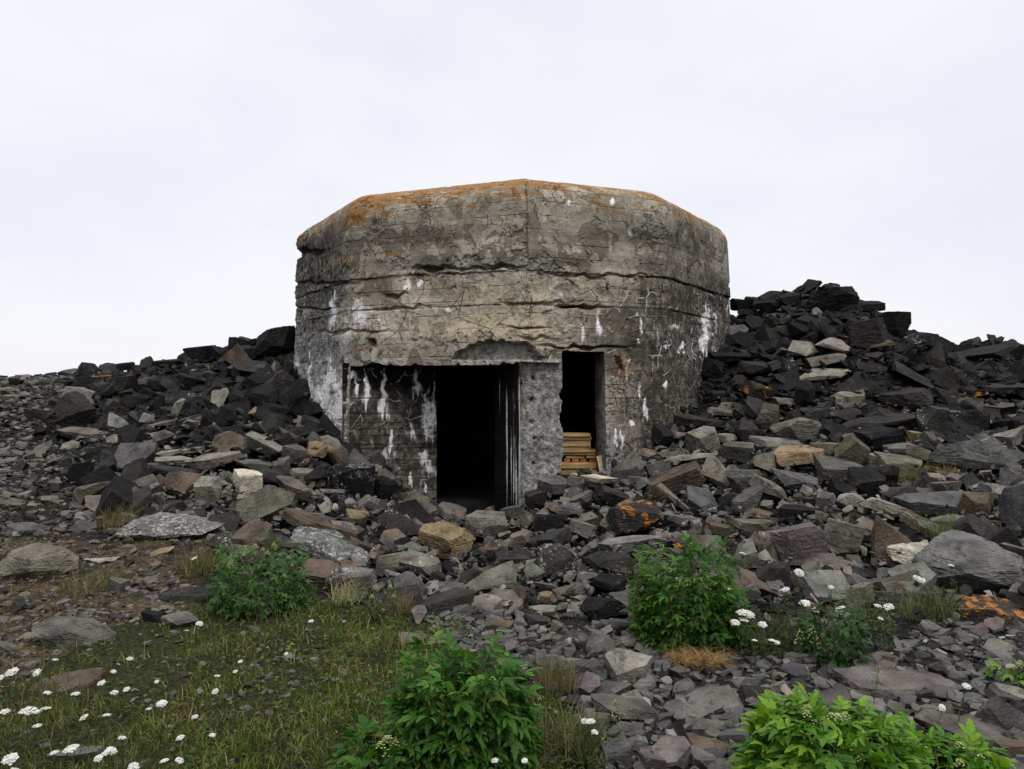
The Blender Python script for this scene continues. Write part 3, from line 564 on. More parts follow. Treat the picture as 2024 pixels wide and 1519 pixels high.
# ------------------------------------------------------------------ rocks
_ico = {}
def ico(n):
    if n not in _ico:
        bm = bmesh.new(); bmesh.ops.create_icosphere(bm, subdivisions=n, radius=1)
        v = np.array([p.co[:] for p in bm.verts]); f = np.array([[q.index for q in p.verts] for p in bm.faces]); bm.free(); _ico[n] = (v, f)
    return _ico[n]
import itertools
def rock_points(kind, edge, seed):
    """points of one broken slate rock in a unit box (x wide, y deep, z high), shaped by cleavage planes with chipped edges"""
    g = np.random.default_rng(seed)
    N, Hh = [], []
    def pl(nrm, h): nrm = np.array(nrm, float); N.append(nrm/np.linalg.norm(nrm)); Hh.append(h)
    j = lambda a: g.normal(0, a, 3)
    if kind in 'sp':
        for sg in (1, -1): pl(np.array([0, 0, sg])+j(.10), .20*g.uniform(.8, 1.1))
        k = int(g.integers(4, 7)); a0 = g.uniform(0, 6.28)
        for i in range(k):
            a = a0 + 6.283*(i+g.uniform(-.28, .28))/k; pl((math.cos(a), math.sin(a)*.95, g.normal(0, .35)), g.uniform(.62, .92))
        for i in range(3): a = g.uniform(0, 6.28); pl((math.cos(a), math.sin(a), g.choice([-1, 1])*g.uniform(.9, 2.2)), g.uniform(.36, .55))
    elif kind == 'o':
        for i in range(20): pl(g.normal(0, 1, 3), g.uniform(.72, .95))
    elif kind == 'w':
        pl((0, 0, -1), .6); a0 = g.uniform(0, 6.28)
        for i in range(4): a = a0+1.57*i+g.normal(0, .25); pl((math.cos(a), math.sin(a), g.uniform(.45, .9)), g.uniform(.48, .6))
        for i in range(3): pl(g.normal(0, 1, 3), g.uniform(.75, .95))
    elif kind == 'r':
        for i in range(34): pl(g.normal(0, 1, 3), g.uniform(.84, .98))
    else:
        a0 = g.normal(0, .3)
        for q in ((1,0),(0,1),(-1,0),(0,-1)):
            pl(np.array([q[0]*math.cos(a0)-q[1]*math.sin(a0), q[0]*math.sin(a0)+q[1]*math.cos(a0), 0])+j(.22), g.uniform(.62, .88))
        for sg in (1, -1): pl(np.array([0, 0, sg])+j(.16), g.uniform(.5, .66))
        for i in range(6): pl(g.normal(0, 1, 3), g.uniform(.68, .95))
    for q in ((1,0,0),(0,1,0),(0,0,1)): pl(q, 1.15); pl(-np.array(q), 1.15)
    N = np.array(N); Hh = np.array(Hh); tri = np.array(list(itertools.combinations(range(len(Hh)), 3)))
    A = N[tri]; ok = np.abs(np.linalg.det(A)) > .02; X = np.linalg.solve(A[ok], Hh[tri[ok]][..., None])[..., 0]
    X = X[(X @ N.T <= Hh+1e-6).all(1)]
    bm = bmesh.new()
    for x in X: bm.verts.new(x)
    bmesh.ops.remove_doubles(bm, verts=bm.verts, dist=.03); r = bmesh.ops.convex_hull(bm, input=bm.verts)
    bmesh.ops.delete(bm, geom=[e for e in set(r['geom_interior']+r['geom_unused']) if isinstance(e, bmesh.types.BMVert)], context='VERTS')
    bmesh.ops.triangulate(bm, faces=bm.faces)
    if edge:
        for _ in range(6):
            lg = [e for e in bm.edges if e.calc_length() > edge]
            if not lg: break
            bmesh.ops.subdivide_edges(bm, edges=lg, cuts=1); bmesh.ops.triangulate(bm, faces=[f for f in bm.faces if len(f.verts) > 3])
    bm.verts.index_update(); p = np.array([v.co[:] for v in bm.verts]); f = np.array([[v.index for v in q.verts] for q in bm.faces]); bm.free()
    if edge:
        sd = seed % 997; D = p/np.maximum(np.linalg.norm(p, axis=1), .05)[:, None]
        n1 = fbm(p[:,0]*2.2+sd, p[:,1]*2.2, p[:,2]*2.2, 3, sd)
        p = p+D*(.075*n1-.075*np.floor(3*n1+.5)/3+.036*fbm(p[:,0]*8, p[:,1]*8, p[:,2]*12, 3, sd+5)+.012*fbm(p[:,0]*21, p[:,1]*21, p[:,2]*30, 2, sd+6))[:, None]
        if kind not in 'or':                                                # cleavage: thin layers stand out or break back
            q = 1+.016*vnoise(p[:,2]*15+sd, p[:,0]*1.2, p[:,1]*1.2, sd+9); p[:,0] *= q; p[:,1] *= q
    lo, hi = p.min(0), p.max(0); p = (p-(lo+hi)/2)/(hi-lo)
    return p, f
def rock_mesh(kind, edge, seed):
    p, f = rock_points(kind, edge, seed); return np_mesh('rock', p, [f], [M['rock']], False)

COL = {'K': (.0105,.010,.0092), 'D': (.025,.0232,.0208), 'G': (.078,.073,.064), 'P': (.150,.140,.117), 'C': (.30,.275,.21), 'T': (.150,.113,.065), 'B': (.072,.056,.041), 'W': (.098,.087,.070), 'U': (.060,.059,.057), 'V': (.080,.0735,.066)}
# u, v, w, h (photo pixels), shape, roll, colour, white lichen, orange lichen, name, short name, label
HERO = [
(15,773,36,18,'o',0,'W',0,0,'','',''),(160,783,64,46,'p',-10,'W',.2,0,'','large grey slab on the scree','large grey slab leaning on the scree below an orange-lichened stone'),(195,747,46,15,'s',0,'D',0,.95,'','orange stone near the skyline','orange-lichened flat stone near the skyline of the scree slope'),
(85,821,48,30,'b',0,'D',0,.7,'','','dark stone with a small rusty lichen patch on the scree'),(233,838,52,30,'p',-25,'P',0,0,'','',''),(223,869,23,19,'b',20,'C',0,0,'','small cream stone above the hollow','small square cream stone above the black hollow'),(165,858,104,28,'s',-4,'W',0,0,'','slab roofing the black hollow','long dark slab roofing a black hollow in the rubble'),
(84,886,30,44,'p',-35,'G',0,0,'','',''),(130,918,26,33,'b',0,'D',.3,0,'','',''),(163,932,46,44,'b',0,'K',0,0,'','',''),(336,895,50,20,'s',5,'P',0,0,'','',''),(383,889,40,18,'s',3,'P',0,0,'','',''),(334,911,87,16,'s',0,'P',0,0,'','long pale slab','long thin pale slab lying across the lower rubble heap'),
(425,908,102,40,'p',8,'P',0,0,'','broad pale slab','broad flat pale grey slab, largest on the lower rubble heap'),(343,930,84,25,'s',-8,'D',.3,0,'','',''),(360,954,72,50,'p',10,'B',0,0,'','brown drooping slab','brown slab drooping to a point beside an upright grey slab'),(328,861,42,24,'b',-15,'G',0,0,'','',''),(322,837,50,14,'s',8,'G',0,0,'','',''),(380,838,33,22,'b',0,'G',0,0,'','',''),
(352,805,22,42,'b',-30,'P',.8,0,'','white-capped stone','narrow tilted stone with a white lichen cap'),(433,785,36,40,'p',10,'P',0,0,'','upright pale slab','upright pale slab standing alone on the dark upper heap'),(405,698,62,32,'b',0,'K',0,0,'','black crest boulder','black boulder jutting from the crest of the rubble heap'),(330,718,66,20,'b',0,'K',0,0,'','',''),(250,724,34,17,'b',0,'K',0,0,'','',''),(137,737,36,18,'b',15,'G',0,0,'','',''),
(488,954,58,58,'b',5,'C',0,0,'','bright cream block','bright cream broken block, palest rock of the heap'),(409,972,55,58,'b',10,'P',0,0,'','upright grey slab','upright grey slab just beside the bright cream block'),(527,879,77,42,'b',-18,'P',.45,0,'','white-topped block','long grey block with a whitened top below the wall'),(589,897,52,38,'b',-10,'G',0,0,'','',''),(503,916,66,27,'s',-12,'G',0,0,'','',''),(553,919,36,33,'b',0,'G',0,0,'','',''),
(540,938,56,25,'b',-8,'D',.5,0,'','',''),(597,940,46,33,'b',0,'W',0,0,'','',''),(626,888,46,36,'p',-20,'T',0,0,'','ochre slab','ochre-faced slab lying on the heap below the white streaks'),(667,901,42,38,'b',10,'B',0,0,'','',''),(733,878,48,33,'b',-8,'T',0,.45,'','ochre block against the wall','ochre block resting against the brown recess wall'),
(690,945,90,78,'b',-5,'K',.75,.3,'boulder','white-spotted black boulder','black boulder spotted with white lichen beside the recess wall'),(756,962,56,46,'b',0,'K',.3,.1,'','',''),(788,979,33,28,'b',0,'B',0,.5,'','rusty stone','small rusty stone at the foot of the recess wall'),(642,997,28,40,'p',15,'P',0,0,'','',''),(654,972,50,21,'s',-10,'G',0,0,'','',''),
(527,1000,138,80,'p',24,'W',.4,.35,'rock_slab','lichened tilted slab','large tilted slab patched with ochre and grey lichen'),(590,968,92,36,'s',-25,'W',0,0,'','',''),(632,1036,150,46,'s',-22,'B',.1,0,'rock_slab','long brown slab','long brown slab sloping above the white-crusted slab'),(676,1041,62,34,'p',-15,'P',0,0,'','',''),(653,1082,160,66,'b',-17,'G',1,0,'rock_slab','white-crusted slab','long grey slab crusted with white lichen above the small bush'),
(707,1022,38,38,'b',0,'T',.3,0,'','',''),(782,1028,94,54,'w',0,'D',.5,.25,'boulder','pyramid boulder','dark pyramid-shaped boulder with an orange tip'),(634,1136,78,56,'b',-5,'B',0,0,'','brown block by the small bush','brown-grey block just beside the small flowering bush'),(698,1148,70,62,'b',5,'G',.95,0,'boulder','pale crusted boulder','pale lichen-crusted boulder at the edge of the turf'),
(768,1110,42,40,'b',0,'W',0,0,'','',''),(757,1130,52,19,'s',0,'D',0,0,'','',''),(830,1112,78,42,'b',-5,'W',.7,0,'','',''),(339,1040,174,66,'r',0,'G',.95,0,'boulder','big pale crusted boulder','big low boulder crusted grey and white above the turf'),
(881,1063,110,76,'o',-22,'T',.4,0,'boulder','large tan boulder','large tan boulder below the wide doorway'),(892,1014,62,34,'b',-20,'W',.2,.5,'','',''),(962,1036,72,50,'b',0,'W',0,0,'','',''),(1038,1027,38,46,'b',-15,'W',0,0,'','',''),(984,1005,30,16,'b',0,'T',0,.9,'','','small orange-lichened stone on the doorstep of the wide doorway'),(1085,1033,62,46,'b',0,'K',.3,.4,'','',''),
(1130,1008,42,30,'b',0,'U',.75,0,'','white-splashed stone','grey stone splashed white below the narrow doorway'),(1090,1064,80,30,'s',15,'D',0,0,'','',''),(1150,1048,52,40,'b',-15,'W',0,0,'','',''),(1245,1020,112,66,'o',10,'D',.25,.82,'boulder','bright orange boulder','dark boulder with a bright orange lichen patch'),(1031,1068,46,36,'b',20,'W',0,0,'','',''),(964,1091,40,28,'b',0,'B',0,0,'','',''),(1013,1102,64,34,'s',0,'D',0,0,'','',''),
(1102,1111,70,68,'o',0,'D',.7,0,'boulder','dark speckled boulder','dark round boulder speckled white in the middle of the rubble'),(971,1147,94,58,'o',5,'W',.35,0,'boulder','broad grey boulder','broad brownish grey boulder above the leafy front bush'),(1057,1130,42,46,'s',35,'G',0,0,'','',''),(1018,1168,42,40,'w',0,'B',0,0,'','',''),(998,1180,58,27,'b',-8,'W',0,0,'','',''),(962,1194,58,36,'b',-8,'P',0,0,'','',''),(1081,1157,48,27,'s',-8,'G',0,0,'','',''),(1081,1179,34,23,'b',0,'T',0,0,'','',''),(1118,1169,40,30,'b',15,'W',0,0,'','',''),(1090,1208,80,28,'s',0,'P',0,0,'','',''),
(880,1190,108,60,'b',8,'D',.45,0,'','dark speckled block','big dark speckled block at the top of the turf'),(911,1211,36,38,'b',0,'G',.4,0,'','',''),(986,1238,52,36,'o',0,'B',0,0,'','brown stone above the front bush','rounded brown stone just above the leafy front bush'),(1062,1227,44,35,'b',0,'D',0,0,'','',''),(1262,1070,142,44,'s',6,'P',.25,0,'rock_slab','long grey slab by the round bush','long pale grey slab tucked behind the round leafy bush'),(1210,1110,90,52,'o',0,'D',.5,0,'','',''),(1208,1152,80,48,'o',0,'K',.3,0,'','',''),(1198,1204,90,68,'o',0,'K',.3,0,'','black boulder by the round bush','black boulder at the foot of the round leafy bush'),
(1222,1239,42,38,'b',0,'U',0,0,'','',''),(1178,1252,56,30,'s',-12,'V',0,0,'','',''),(1188,1281,56,46,'b',15,'V',0,0,'','',''),(1237,1270,44,32,'b',0,'V',0,0,'','',''),(1277,1272,44,36,'b',-10,'G',0,0,'','',''),(1240,1322,86,80,'b',-5,'P',0,0,'boulder','pale angular boulder','pale blue-grey angular boulder standing on the near scree'),(1235,1405,114,64,'o',-8,'V',0,0,'boulder','broad purplish boulder','broad purplish boulder below the pale angular one'),
(1520,822,50,56,'b',-10,'W',0,0,'','',''),(1497,772,64,35,'b',-15,'D',.3,.9,'','orange-lichened block','block with an orange patch halfway up the tall heap'),(1580,848,97,54,'o',0,'W',0,0,'boulder','large warm-grey boulder','large warm-grey boulder in the middle of the tall heap'),(1676,790,52,32,'b',0,'P',0,0,'','pale block','pale block on the flank of the tall heap'),(1670,820,58,28,'s',15,'D',0,0,'','',''),(1626,741,93,24,'s',4,'P',0,.1,'','pale flat slab','pale flat pitted slab high on the tall heap'),
(1553,791,44,18,'s',0,'W',0,0,'','',''),(1386,869,72,56,'b',30,'P',0,0,'','pale grey prism','pale grey prism leaning near the bunker wall'),(1435,864,40,24,'s',0,'P',0,0,'','',''),(1477,854,50,46,'b',30,'D',0,0,'','',''),(1382,832,94,26,'s',-8,'D',0,0,'','',''),(1460,892,58,36,'b',0,'G',0,0,'','',''),(1540,876,92,30,'s',0,'P',0,0,'','',''),(1577,900,86,36,'b',5,'T',0,0,'','tan block','tan-topped block under the large warm-grey boulder'),(1628,892,52,42,'b',0,'W',0,0,'','',''),
(1685,895,70,62,'b',-35,'B',0,0,'boulder','reddish tilted block','reddish brown tilted block on the lower tall heap'),(1657,928,76,50,'b',-5,'V',0,0,'','purplish block','dark purplish angular block below the reddish tilted block'),(1518,908,62,40,'w',-20,'W',0,0,'','',''),(1474,946,78,62,'b',15,'G',0,0,'','',''),(1575,950,110,46,'b',-15,'U',0,0,'','',''),(1366,908,96,22,'s',6,'P',0,0,'','thin pale slab','thin pale slab lying just above the long diagonal brown slab'),(1327,951,128,50,'b',24,'B',.1,0,'rock_slab','long diagonal brown slab','long brown slab slanting below the narrow doorway'),
(1414,934,58,74,'p',35,'W',0,0,'','',''),(1388,987,70,60,'p',-15,'U',.1,0,'rock_slab','blue-black slab','blue-black slab propped below the tall heap'),(1337,985,80,16,'s',-40,'P',0,0,'','stick-like slab','narrow stick-like pale slab in front of the long diagonal slab'),(1527,970,84,46,'b',-30,'W',.8,.25,'','',''),(1478,988,70,46,'b',20,'G',0,0,'','',''),(1501,1015,60,26,'b',-10,'B',0,0,'','',''),(1578,1010,68,28,'s',0,'K',.2,0,'','',''),(1493,1035,80,32,'s',-8,'W',0,0,'','',''),(1422,1046,38,32,'b',0,'B',0,.15,'','',''),(1347,1025,48,22,'s',-5,'G',0,0,'','',''),(1378,1044,15,34,'b',0,'P',.5,0,'','',''),
(1737,866,88,48,'b',5,'K',.35,0,'','black speckled block','black speckled block between the reddish tilted block and the skyline'),(1745,835,158,38,'s',4,'D',.3,0,'rock_slab','long dark slab','long dark slab crossing the flank of the tall heap'),(1811,864,32,26,'b',0,'T',0,0,'','bright ochre stone','small bright ochre stone beside the black speckled block'),(1930,906,172,58,'p',-8,'U',0,0,'rock_slab','smooth blue-grey slab','smooth blue-grey slab half buried beside the dry grass'),(1997,869,58,40,'b',10,'P',0,0,'','',''),
(1743,909,46,33,'b',0,'P',0,0,'','',''),(1782,916,74,48,'b',5,'W',0,.2,'','',''),(1781,886,60,22,'s',0,'G',0,0,'','',''),(1715,952,78,54,'b',0,'K',0,.1,'','',''),(1676,988,52,35,'o',0,'P',0,0,'','pale rounded stone','pale rounded stone below the purplish block'),(1632,993,38,38,'b',0,'G',0,0,'','',''),(1766,1003,124,30,'s',-15,'P',0,0,'rock_slab','long pale tilted slab','long pale slab tilting down behind the big brown wedge'),(1844,994,100,44,'b',5,'U',0,0,'','',''),(1928,992,72,56,'b',10,'B',0,.1,'boulder','reddish boulder','reddish brown boulder below the pale flat stone'),
(1950,962,78,23,'s',-5,'P',0,0,'','',''),(2006,1005,50,98,'b',0,'U',.4,0,'','',''),(1661,1060,84,76,'b',-10,'W',0,0,'boulder','pale brown broken block','pale brown block with a broken upper face next to the wedge'),(1752,1062,114,104,'w',25,'B',0,0,'boulder','big brown wedge','big brown wedge-shaped rock, tallest of the near boulders'),(1843,1043,114,46,'s',-12,'W',0,.5,'rock_slab','rust-stained slab','slab with a rusty orange stain beside the big brown wedge'),(1888,1029,88,28,'s',0,'G',0,0,'','',''),(1814,1093,90,46,'b',0,'C',0,0,'','craggy cream rock','craggy cream rock in front of the rust-stained slab'),
(1932,1114,204,124,'r',0,'V',.2,0,'boulder','biggest boulder','biggest boulder of all, smooth and grey, beyond the yarrow'),(1582,1068,100,90,'b',5,'V',.6,0,'boulder','white-flecked boulder','dark boulder flecked with white behind the round bush'),(1962,1203,134,60,'b',-2,'D',.1,.95,'boulder','orange-topped boulder','long dark boulder with orange lichen across its top'),(1788,1178,128,66,'s',-10,'U',.1,0,'boulder','','smooth dark slab rising behind the yarrow'),(1634,1160,80,74,'p',0,'P',0,0,'rock_slab','','pale blue-grey slab standing behind the yarrow stems'),(1533,1197,94,46,'s',-12,'U',0,0,'','',''),
(1786,1357,228,54,'s',-4,'V',0,0,'rock_slab','long flat scree slab','long flat purplish slab lying on the near scree'),(1894,1452,190,70,'s',-15,'V',0,0,'rock_slab','','long purplish slab sloping behind the brightest leafy plant'),(1996,1374,62,46,'s',-10,'P',0,0,'','',''),(1838,1402,42,30,'b',0,'W',0,0,'','',''),(1990,1424,122,76,'p',-20,'V',0,0,'rock_slab','','large scored purplish slab on the near scree'),(2005,1486,60,56,'b',0,'B',0,0,'','',''),
(1402,1478,78,48,'b',-8,'B',0,0,'','brown scree stone','brown angular stone beside the brightest leafy plant'),(1407,1393,112,46,'b',4,'V',0,0,'','',''),(1399,1436,74,36,'o',0,'V',0,0,'','',''),(1452,1442,36,40,'b',20,'G',0,0,'','',''),(1501,1382,70,48,'b',0,'D',0,0,'','',''),
(85,1112,126,86,'r',0,'W',0,0,'boulder','big pitted boulder','big brown-grey pitted boulder among dry grass'),(150,1250,142,78,'r',-14,'G',0,0,'boulder','half-buried smooth rock','smooth pale rock half buried in dry earth'),(135,1347,114,46,'r',8,'B',0,0,'boulder','half-buried brown rock','brown rock half buried beside white yarrow'),(232,1158,36,38,'b',0,'G',0,0,'','',''),(200,1105,62,18,'s',0,'C',0,0,'','flat whitish stone','flat whitish stone lying on dry earth'),(318,1092,48,24,'b',8,'T',0,0,'','tan stone','tan stone near the small flowering bush'),(305,1219,42,32,'b',0,'K',0,0,'','',''),(355,1226,70,40,'o',0,'G',0,0,'','',''),(377,1180,112,34,'s',6,'D',.2,0,'','',''),(165,1041,52,36,'p',0,'G',0,0,'','',''),(62,1046,82,28,'s',0,'G',0,0,'','',''),(150,1492,84,44,'s',8,'G',0,0,'','','grey stone sunk in the flowery turf'),
(1088,1310,60,40,'o',0,'V',0,0,'','',''),(817,1264,54,25,'b',0,'W',0,0,'','',''),(872,1262,56,25,'s',0,'W',0,0,'','',''),(1160,1326,92,50,'s',-6,'V',0,0,'','',''),(1160,1361,48,35,'b',0,'V',0,0,'','',''),(1162,1389,56,30,'b',0,'W',0,0,'','',''),(1167,1430,66,50,'o',0,'G',0,0,'','','rounded grey stone just behind two white yarrow heads'),(1310,1502,56,36,'b',0,'V',0,0,'','',''),
(1594,570,48,22,'s',38,'K',0,.25,'','pointed slab on the peak','pointed black slab at the very top of the tall heap'),(1640,588,78,44,'b',5,'K',.4,0,'boulder','peak boulder','black boulder crowning the tall heap'),(1720,606,40,22,'b',0,'K',0,0,'','',''),(1772,640,62,48,'b',-10,'K',0,0,'','',''),(1713,657,74,56,'b',0,'D',0,0,'','',''),(1587,690,56,40,'p',3,'P',0,0,'','square pale slab','square pale slab high on the tall heap'),(1648,683,64,32,'p',0,'P',0,0,'','',''),(1630,706,82,25,'s',12,'W',0,0,'','',''),(1737,679,52,21,'s',12,'B',0,.2,'','',''),
(1483,616,44,16,'s',0,'D',0,0,'','',''),(1465,602,36,22,'b',0,'K',0,0,'','',''),(1518,605,36,22,'b',0,'K',0,0,'','',''),(1560,592,40,22,'b',10,'K',0,0,'','',''),(1788,785,112,48,'b',-3,'D',.1,.55,'boulder','layered dark boulder','layered dark boulder with rusty lichen below the skyline'),(1802,740,92,40,'s',-25,'D',0,0,'','',''),(1896,690,46,16,'b',0,'K',0,0,'','',''),(1942,698,116,28,'s',6,'K',0,0,'','black slab on the low ridge','long black slab on the low ridge beyond the tall heap'),(2008,697,40,32,'b',20,'K',0,0,'','',''),(1975,770,102,30,'s',0,'D',.3,0,'','',''),(1976,806,58,24,'s',0,'G',0,0,'','',''),(1443,704,90,34,'s',0,'K',.15,0,'','black slab against the bunker','black slab lying against the bunker below a long white streak'),(1487,729,52,30,'b',0,'D',0,0,'','',''),
(1355,762,60,34,'b',-20,'B',0,.1,'','',''),(1362,792,40,20,'b',-10,'G',0,0,'','',''),(1425,812,50,22,'s',0,'W',0,.2,'','',''),(1420,778,30,18,'b',0,'D',0,0,'','',''),(1300,925,50,30,'b',10,'G',0,0,'','',''),(1280,900,44,26,'b',-10,'W',0,.1,'','',''),(1188,945,78,26,'s',-10,'C',0,0,'rock_slab','pinkish pale slab','pinkish pale slab just below the stacked planks'),(1095,960,56,36,'b',0,'G',0,0,'','',''),(1150,985,50,34,'s',20,'G',0,0,'','',''),(1215,980,54,34,'b',-15,'D',0,0,'','',''),(1060,985,44,34,'b',10,'D',0,0,'','',''),(1010,1008,40,26,'b',0,'G',0,0,'','','')]

SKY_LINE = ([555,575,600,660,700,740,800,860,1020,1040,1110,1200,1270,1300,1325,1340,1400,1442], [760,760,800,836,874,894,962,1000,1008,988,948,940,902,882,832,765,710,660])
def hides(u, v, hh, y):
    """whether a loose stone would pile up over a larger rock or over the bare lower wall"""
    if 555 < u < 1442 and y < 12.8 and v-hh*.6 < np.interp(u, *SKY_LINE)-12: return True
    for r in HB:
        if y < r[4]+.05 and ((u-r[0])/(.5*r[2]+hh*.7))**2+((v-r[1])/(.5*r[3]+hh*.7))**2 < 1: return True
    return False
HB = []
placed = []                                                            # (x, y, radius) of the rocks already set down
MESH = [(k, rock_mesh(k, .12, 300+i*7+ord(k))) for i in range(6) for k in 'bspow']
lib = {k: [m for q, m in MESH if q == k] for k in 'bspow'}
WORD = {'r': 'rounded boulder', 'b': 'angular block', 's': 'flat slab', 'p': 'tilted slab', 'o': 'boulder', 'w': 'pointed rock'}
TONE = {'K': 'black', 'D': 'dark grey', 'G': 'grey', 'P': 'pale grey', 'C': 'cream', 'T': 'ochre', 'B': 'brown', 'W': 'brownish grey', 'U': 'blue-grey', 'V': 'purplish grey'}
records = []
def set_rock(o, col, wl, ol):
    c = np.array(COL[col])*rng.uniform(.85, 1.15)*(1+rng.normal(0, .03, 3)); o.color = (*np.clip(c, .01, .9), 1)
    o['white_lichen'] = float(wl); o['orange_lichen'] = float(ol)
for i, (u, v, w, h, k, roll, col, wl, ol, nm, short, label) in enumerate(HERO):
    d = hit(u, v+.32*h)
    W = w*d/F; ha = h*d/F; x, _, z = P(u, v, d); pitch = math.atan2(EYE-z, d)
    a = {'p': R(50), 's': R(14), 'b': R(10), 'o': R(6), 'r': R(6), 'w': R(4)}[k] + rng.normal(0, .05)
    if d > 12.5 and k in 'sb': a *= .6
    sp, cp = math.sin(a+pitch), math.cos(a+pitch)
    if k == 'p':   T = W*.26; L = np.clip((ha-T*cp)/max(sp, .2), .35*W, 1.5*W)
    elif k == 's': T = max(.62*ha, .14*W); L = np.clip((ha-T*cp)/max(sp, .12), .45*W, 1.1*W)
    else:          L = W*.8; T = np.clip((ha-L*sp*.75)/cp, .42*ha, 1.2*ha)
    n = .06 if max(w, h) > 105 else .10
    me = rock_mesh(k, n, 1000+i*13); o = link(nm or 'rock', me); set_rock(o, col, wl, ol)
    rl = R(-roll)*-1
    o.rotation_euler = (Matrix.Rotation(-rl, 3, 'Y') @ Matrix.Rotation(a, 3, 'X') @ Matrix.Rotation(rng.normal(0, .06), 3, 'Z')).to_euler()
    wr = abs(math.cos(rl)); fac = 1/(wr+abs(math.sin(rl))*min(1, h/w)) if abs(roll) > 8 else 1
    o.scale = (W*max(.85, min(1.3, fac*1.2)), L*1.05, T*1.14)
    cx, cy, cz = P(u, v, d+.3*L*math.cos(a)); yb = d+.3*L*math.cos(a)
    if in_bunker(cx, yb, -.05) and not (u > 860 and u < 1030): yb = d; cx, cy, cz = P(u, v, d)
    o.location = (cx, yb, cz); placed.append((cx, yb, .5*W)); HB.append((u, v, w, h, yb))
    records.append(dict(o=o, u=u, v=v, w=w, h=h, k=k, col=col, wl=wl, ol=ol, short=short, label=label, hero=True))

def place_ok(x, y, r, gap):
    for (a, b, c) in placed:
        if (a-x)**2+(b-y)**2 < ((r+c)*gap)**2: return False
    return True
def heap_tone(u, v, g):
    """blacker lichened stone high on the heaps, fresher grey and brown stone low down"""
    high = np.clip(((985 if u < 720 else 945)-v)/165, 0, 1)
    t = g.random()
    if t < high*.93: return 'K' if g.random() < .68 else 'D'
    return g.choice(list('KDGGWWWBPUVT'), p=[.14,.22,.13,.1,.12,.09,.07,.05,.03,.025,.02,.005])
# further single rocks between the ones above
extra_n, tries = 0, 0
XR = [m for m in MESH]
while extra_n < 300-len(HERO) and tries < 30000:
    tries += 1
    u, v = rng.uniform(5, 2020), rng.uniform(600, 1250)
    d = hit(u, v); x, y, z = P(u, v, d)
    if abs(H(x, y)-z) > .06 or d > 17: continue
    zn = int(zone(u, v))
    if zn not in (0,) and rng.random() > .06: continue
    w = rng.uniform(44, 96)*(1 if zn == 0 else .7); W = w*d/F
    if in_bunker(x, y+W*.2, 0) or not place_ok(x, y, W*.5, .66) or hides(u, v-w*.2, w*.36, y): continue
    k = rng.choice(list('bbsspow')); col = heap_tone(u, v, rng)
    me = XR[int(rng.integers(len(XR)))] ; k = me[0]; src = me[1]
    o = link('rock', src); set_rock(o, col, wl := float(rng.choice([0, .15, .35, .6])), ol := float(rng.choice([0, .12, .5], p=[.83,.12,.05])))
    hh = W*{'b': .62, 's': .26, 'p': .24, 'o': .68, 'w': .7}[k]*rng.uniform(.8, 1.2)
    tilt = R({'b': 14, 's': 16, 'p': 40, 'o': 10, 'w': 8}[k])+rng.normal(0, .2)
    o.rotation_euler = (Matrix.Rotation(rng.normal(0, .28), 3, 'Y') @ Matrix.Rotation(tilt, 3, 'X') @ Matrix.Rotation(rng.uniform(0, 6.28), 3, 'Z')).to_euler()
    o.scale = (W, W*rng.uniform(.65, .95), hh); o.location = (x, y+.15*W, float(H(x, y))+hh*.38+.05)
    placed.append((x, y, W*.5)); extra_n += 1
    pu, pv = proj(*o.location)
    records.append(dict(o=o, u=float(pu), v=float(pv), w=w, h=w*.5, k=k, col=col, wl=wl, ol=ol, short='', label='', hero=False))

# labels: own wording for the striking ones, the rest by look and by the landmark rock or plant beside them
LAND = [(r['u'], r['v'], r['short'], max(r['w'], r['h'])) for r in records if r['short']] + [(1250,720,'bunker wall right of the narrow doorway',60),(580,720,'left bunker wall',40),(945,1000,'wide doorway',60),(1155,935,'narrow doorway',40),(510,1135,'small flowering bush',120),(1350,1160,'round leafy bush',160),(920,1380,'leafy front bush',200),(1560,1210,'white yarrow clump',80)]
used_labels = set()
def rel(du, dv):
    a = math.degrees(math.atan2(dv, du))
    for lo, hi, s in ((-22,22,'right of'),(22,68,'below and right of'),(68,112,'below'),(112,158,'below and left of'),(-68,-22,'above and right of'),(-112,-68,'above'),(-158,-112,'above and left of')):
        if lo <= a < hi: return s
    return 'left of'
for r in records:
    o = r['o']; o['category'] = 'rock'; o['group'] = 'broken slate rocks heaped around the bunker'
    if r['label']: o['label'] = r['label']; used_labels.add(r['label'])
for r in records:
    if r['label']: continue
    mark = 'white-speckled ' if r['wl'] >= .6 else 'orange-lichened ' if r['ol'] >= .45 else ''
    base = f"{mark}{TONE[r['col']]} {WORD[r['k']]}"
    near = sorted(LAND, key=lambda q: math.hypot(q[0]-r['u'], q[1]-r['v'])-q[3]*.4)
    done = False
    for size in ('', 'large ' if r['w'] > 58 else 'small ' if r['w'] < 40 else 'middling '):
        for q in near[:4]:
            dist = math.hypot(q[0]-r['u'], q[1]-r['v']); word = 'just ' if dist < 55+q[3]*.4 else 'well ' if dist > 150 else ''
            s = f"{size}{base} {word}{rel(r['u']-q[0], r['v']-q[1])} the {q[2]}"
            if s not in used_labels and len(s.split()) <= 16: done = True; break
        if done: break
    if not done:
        for a in near[:4]:
            for b in near[:6]:
                s = f"{base} between the {a[2]} and the {b[2]}"
                if a is not b and s not in used_labels and len(s.split()) <= 16: done = True; break
            if done: break
    used_labels.add(s); r['o']['label'] = s

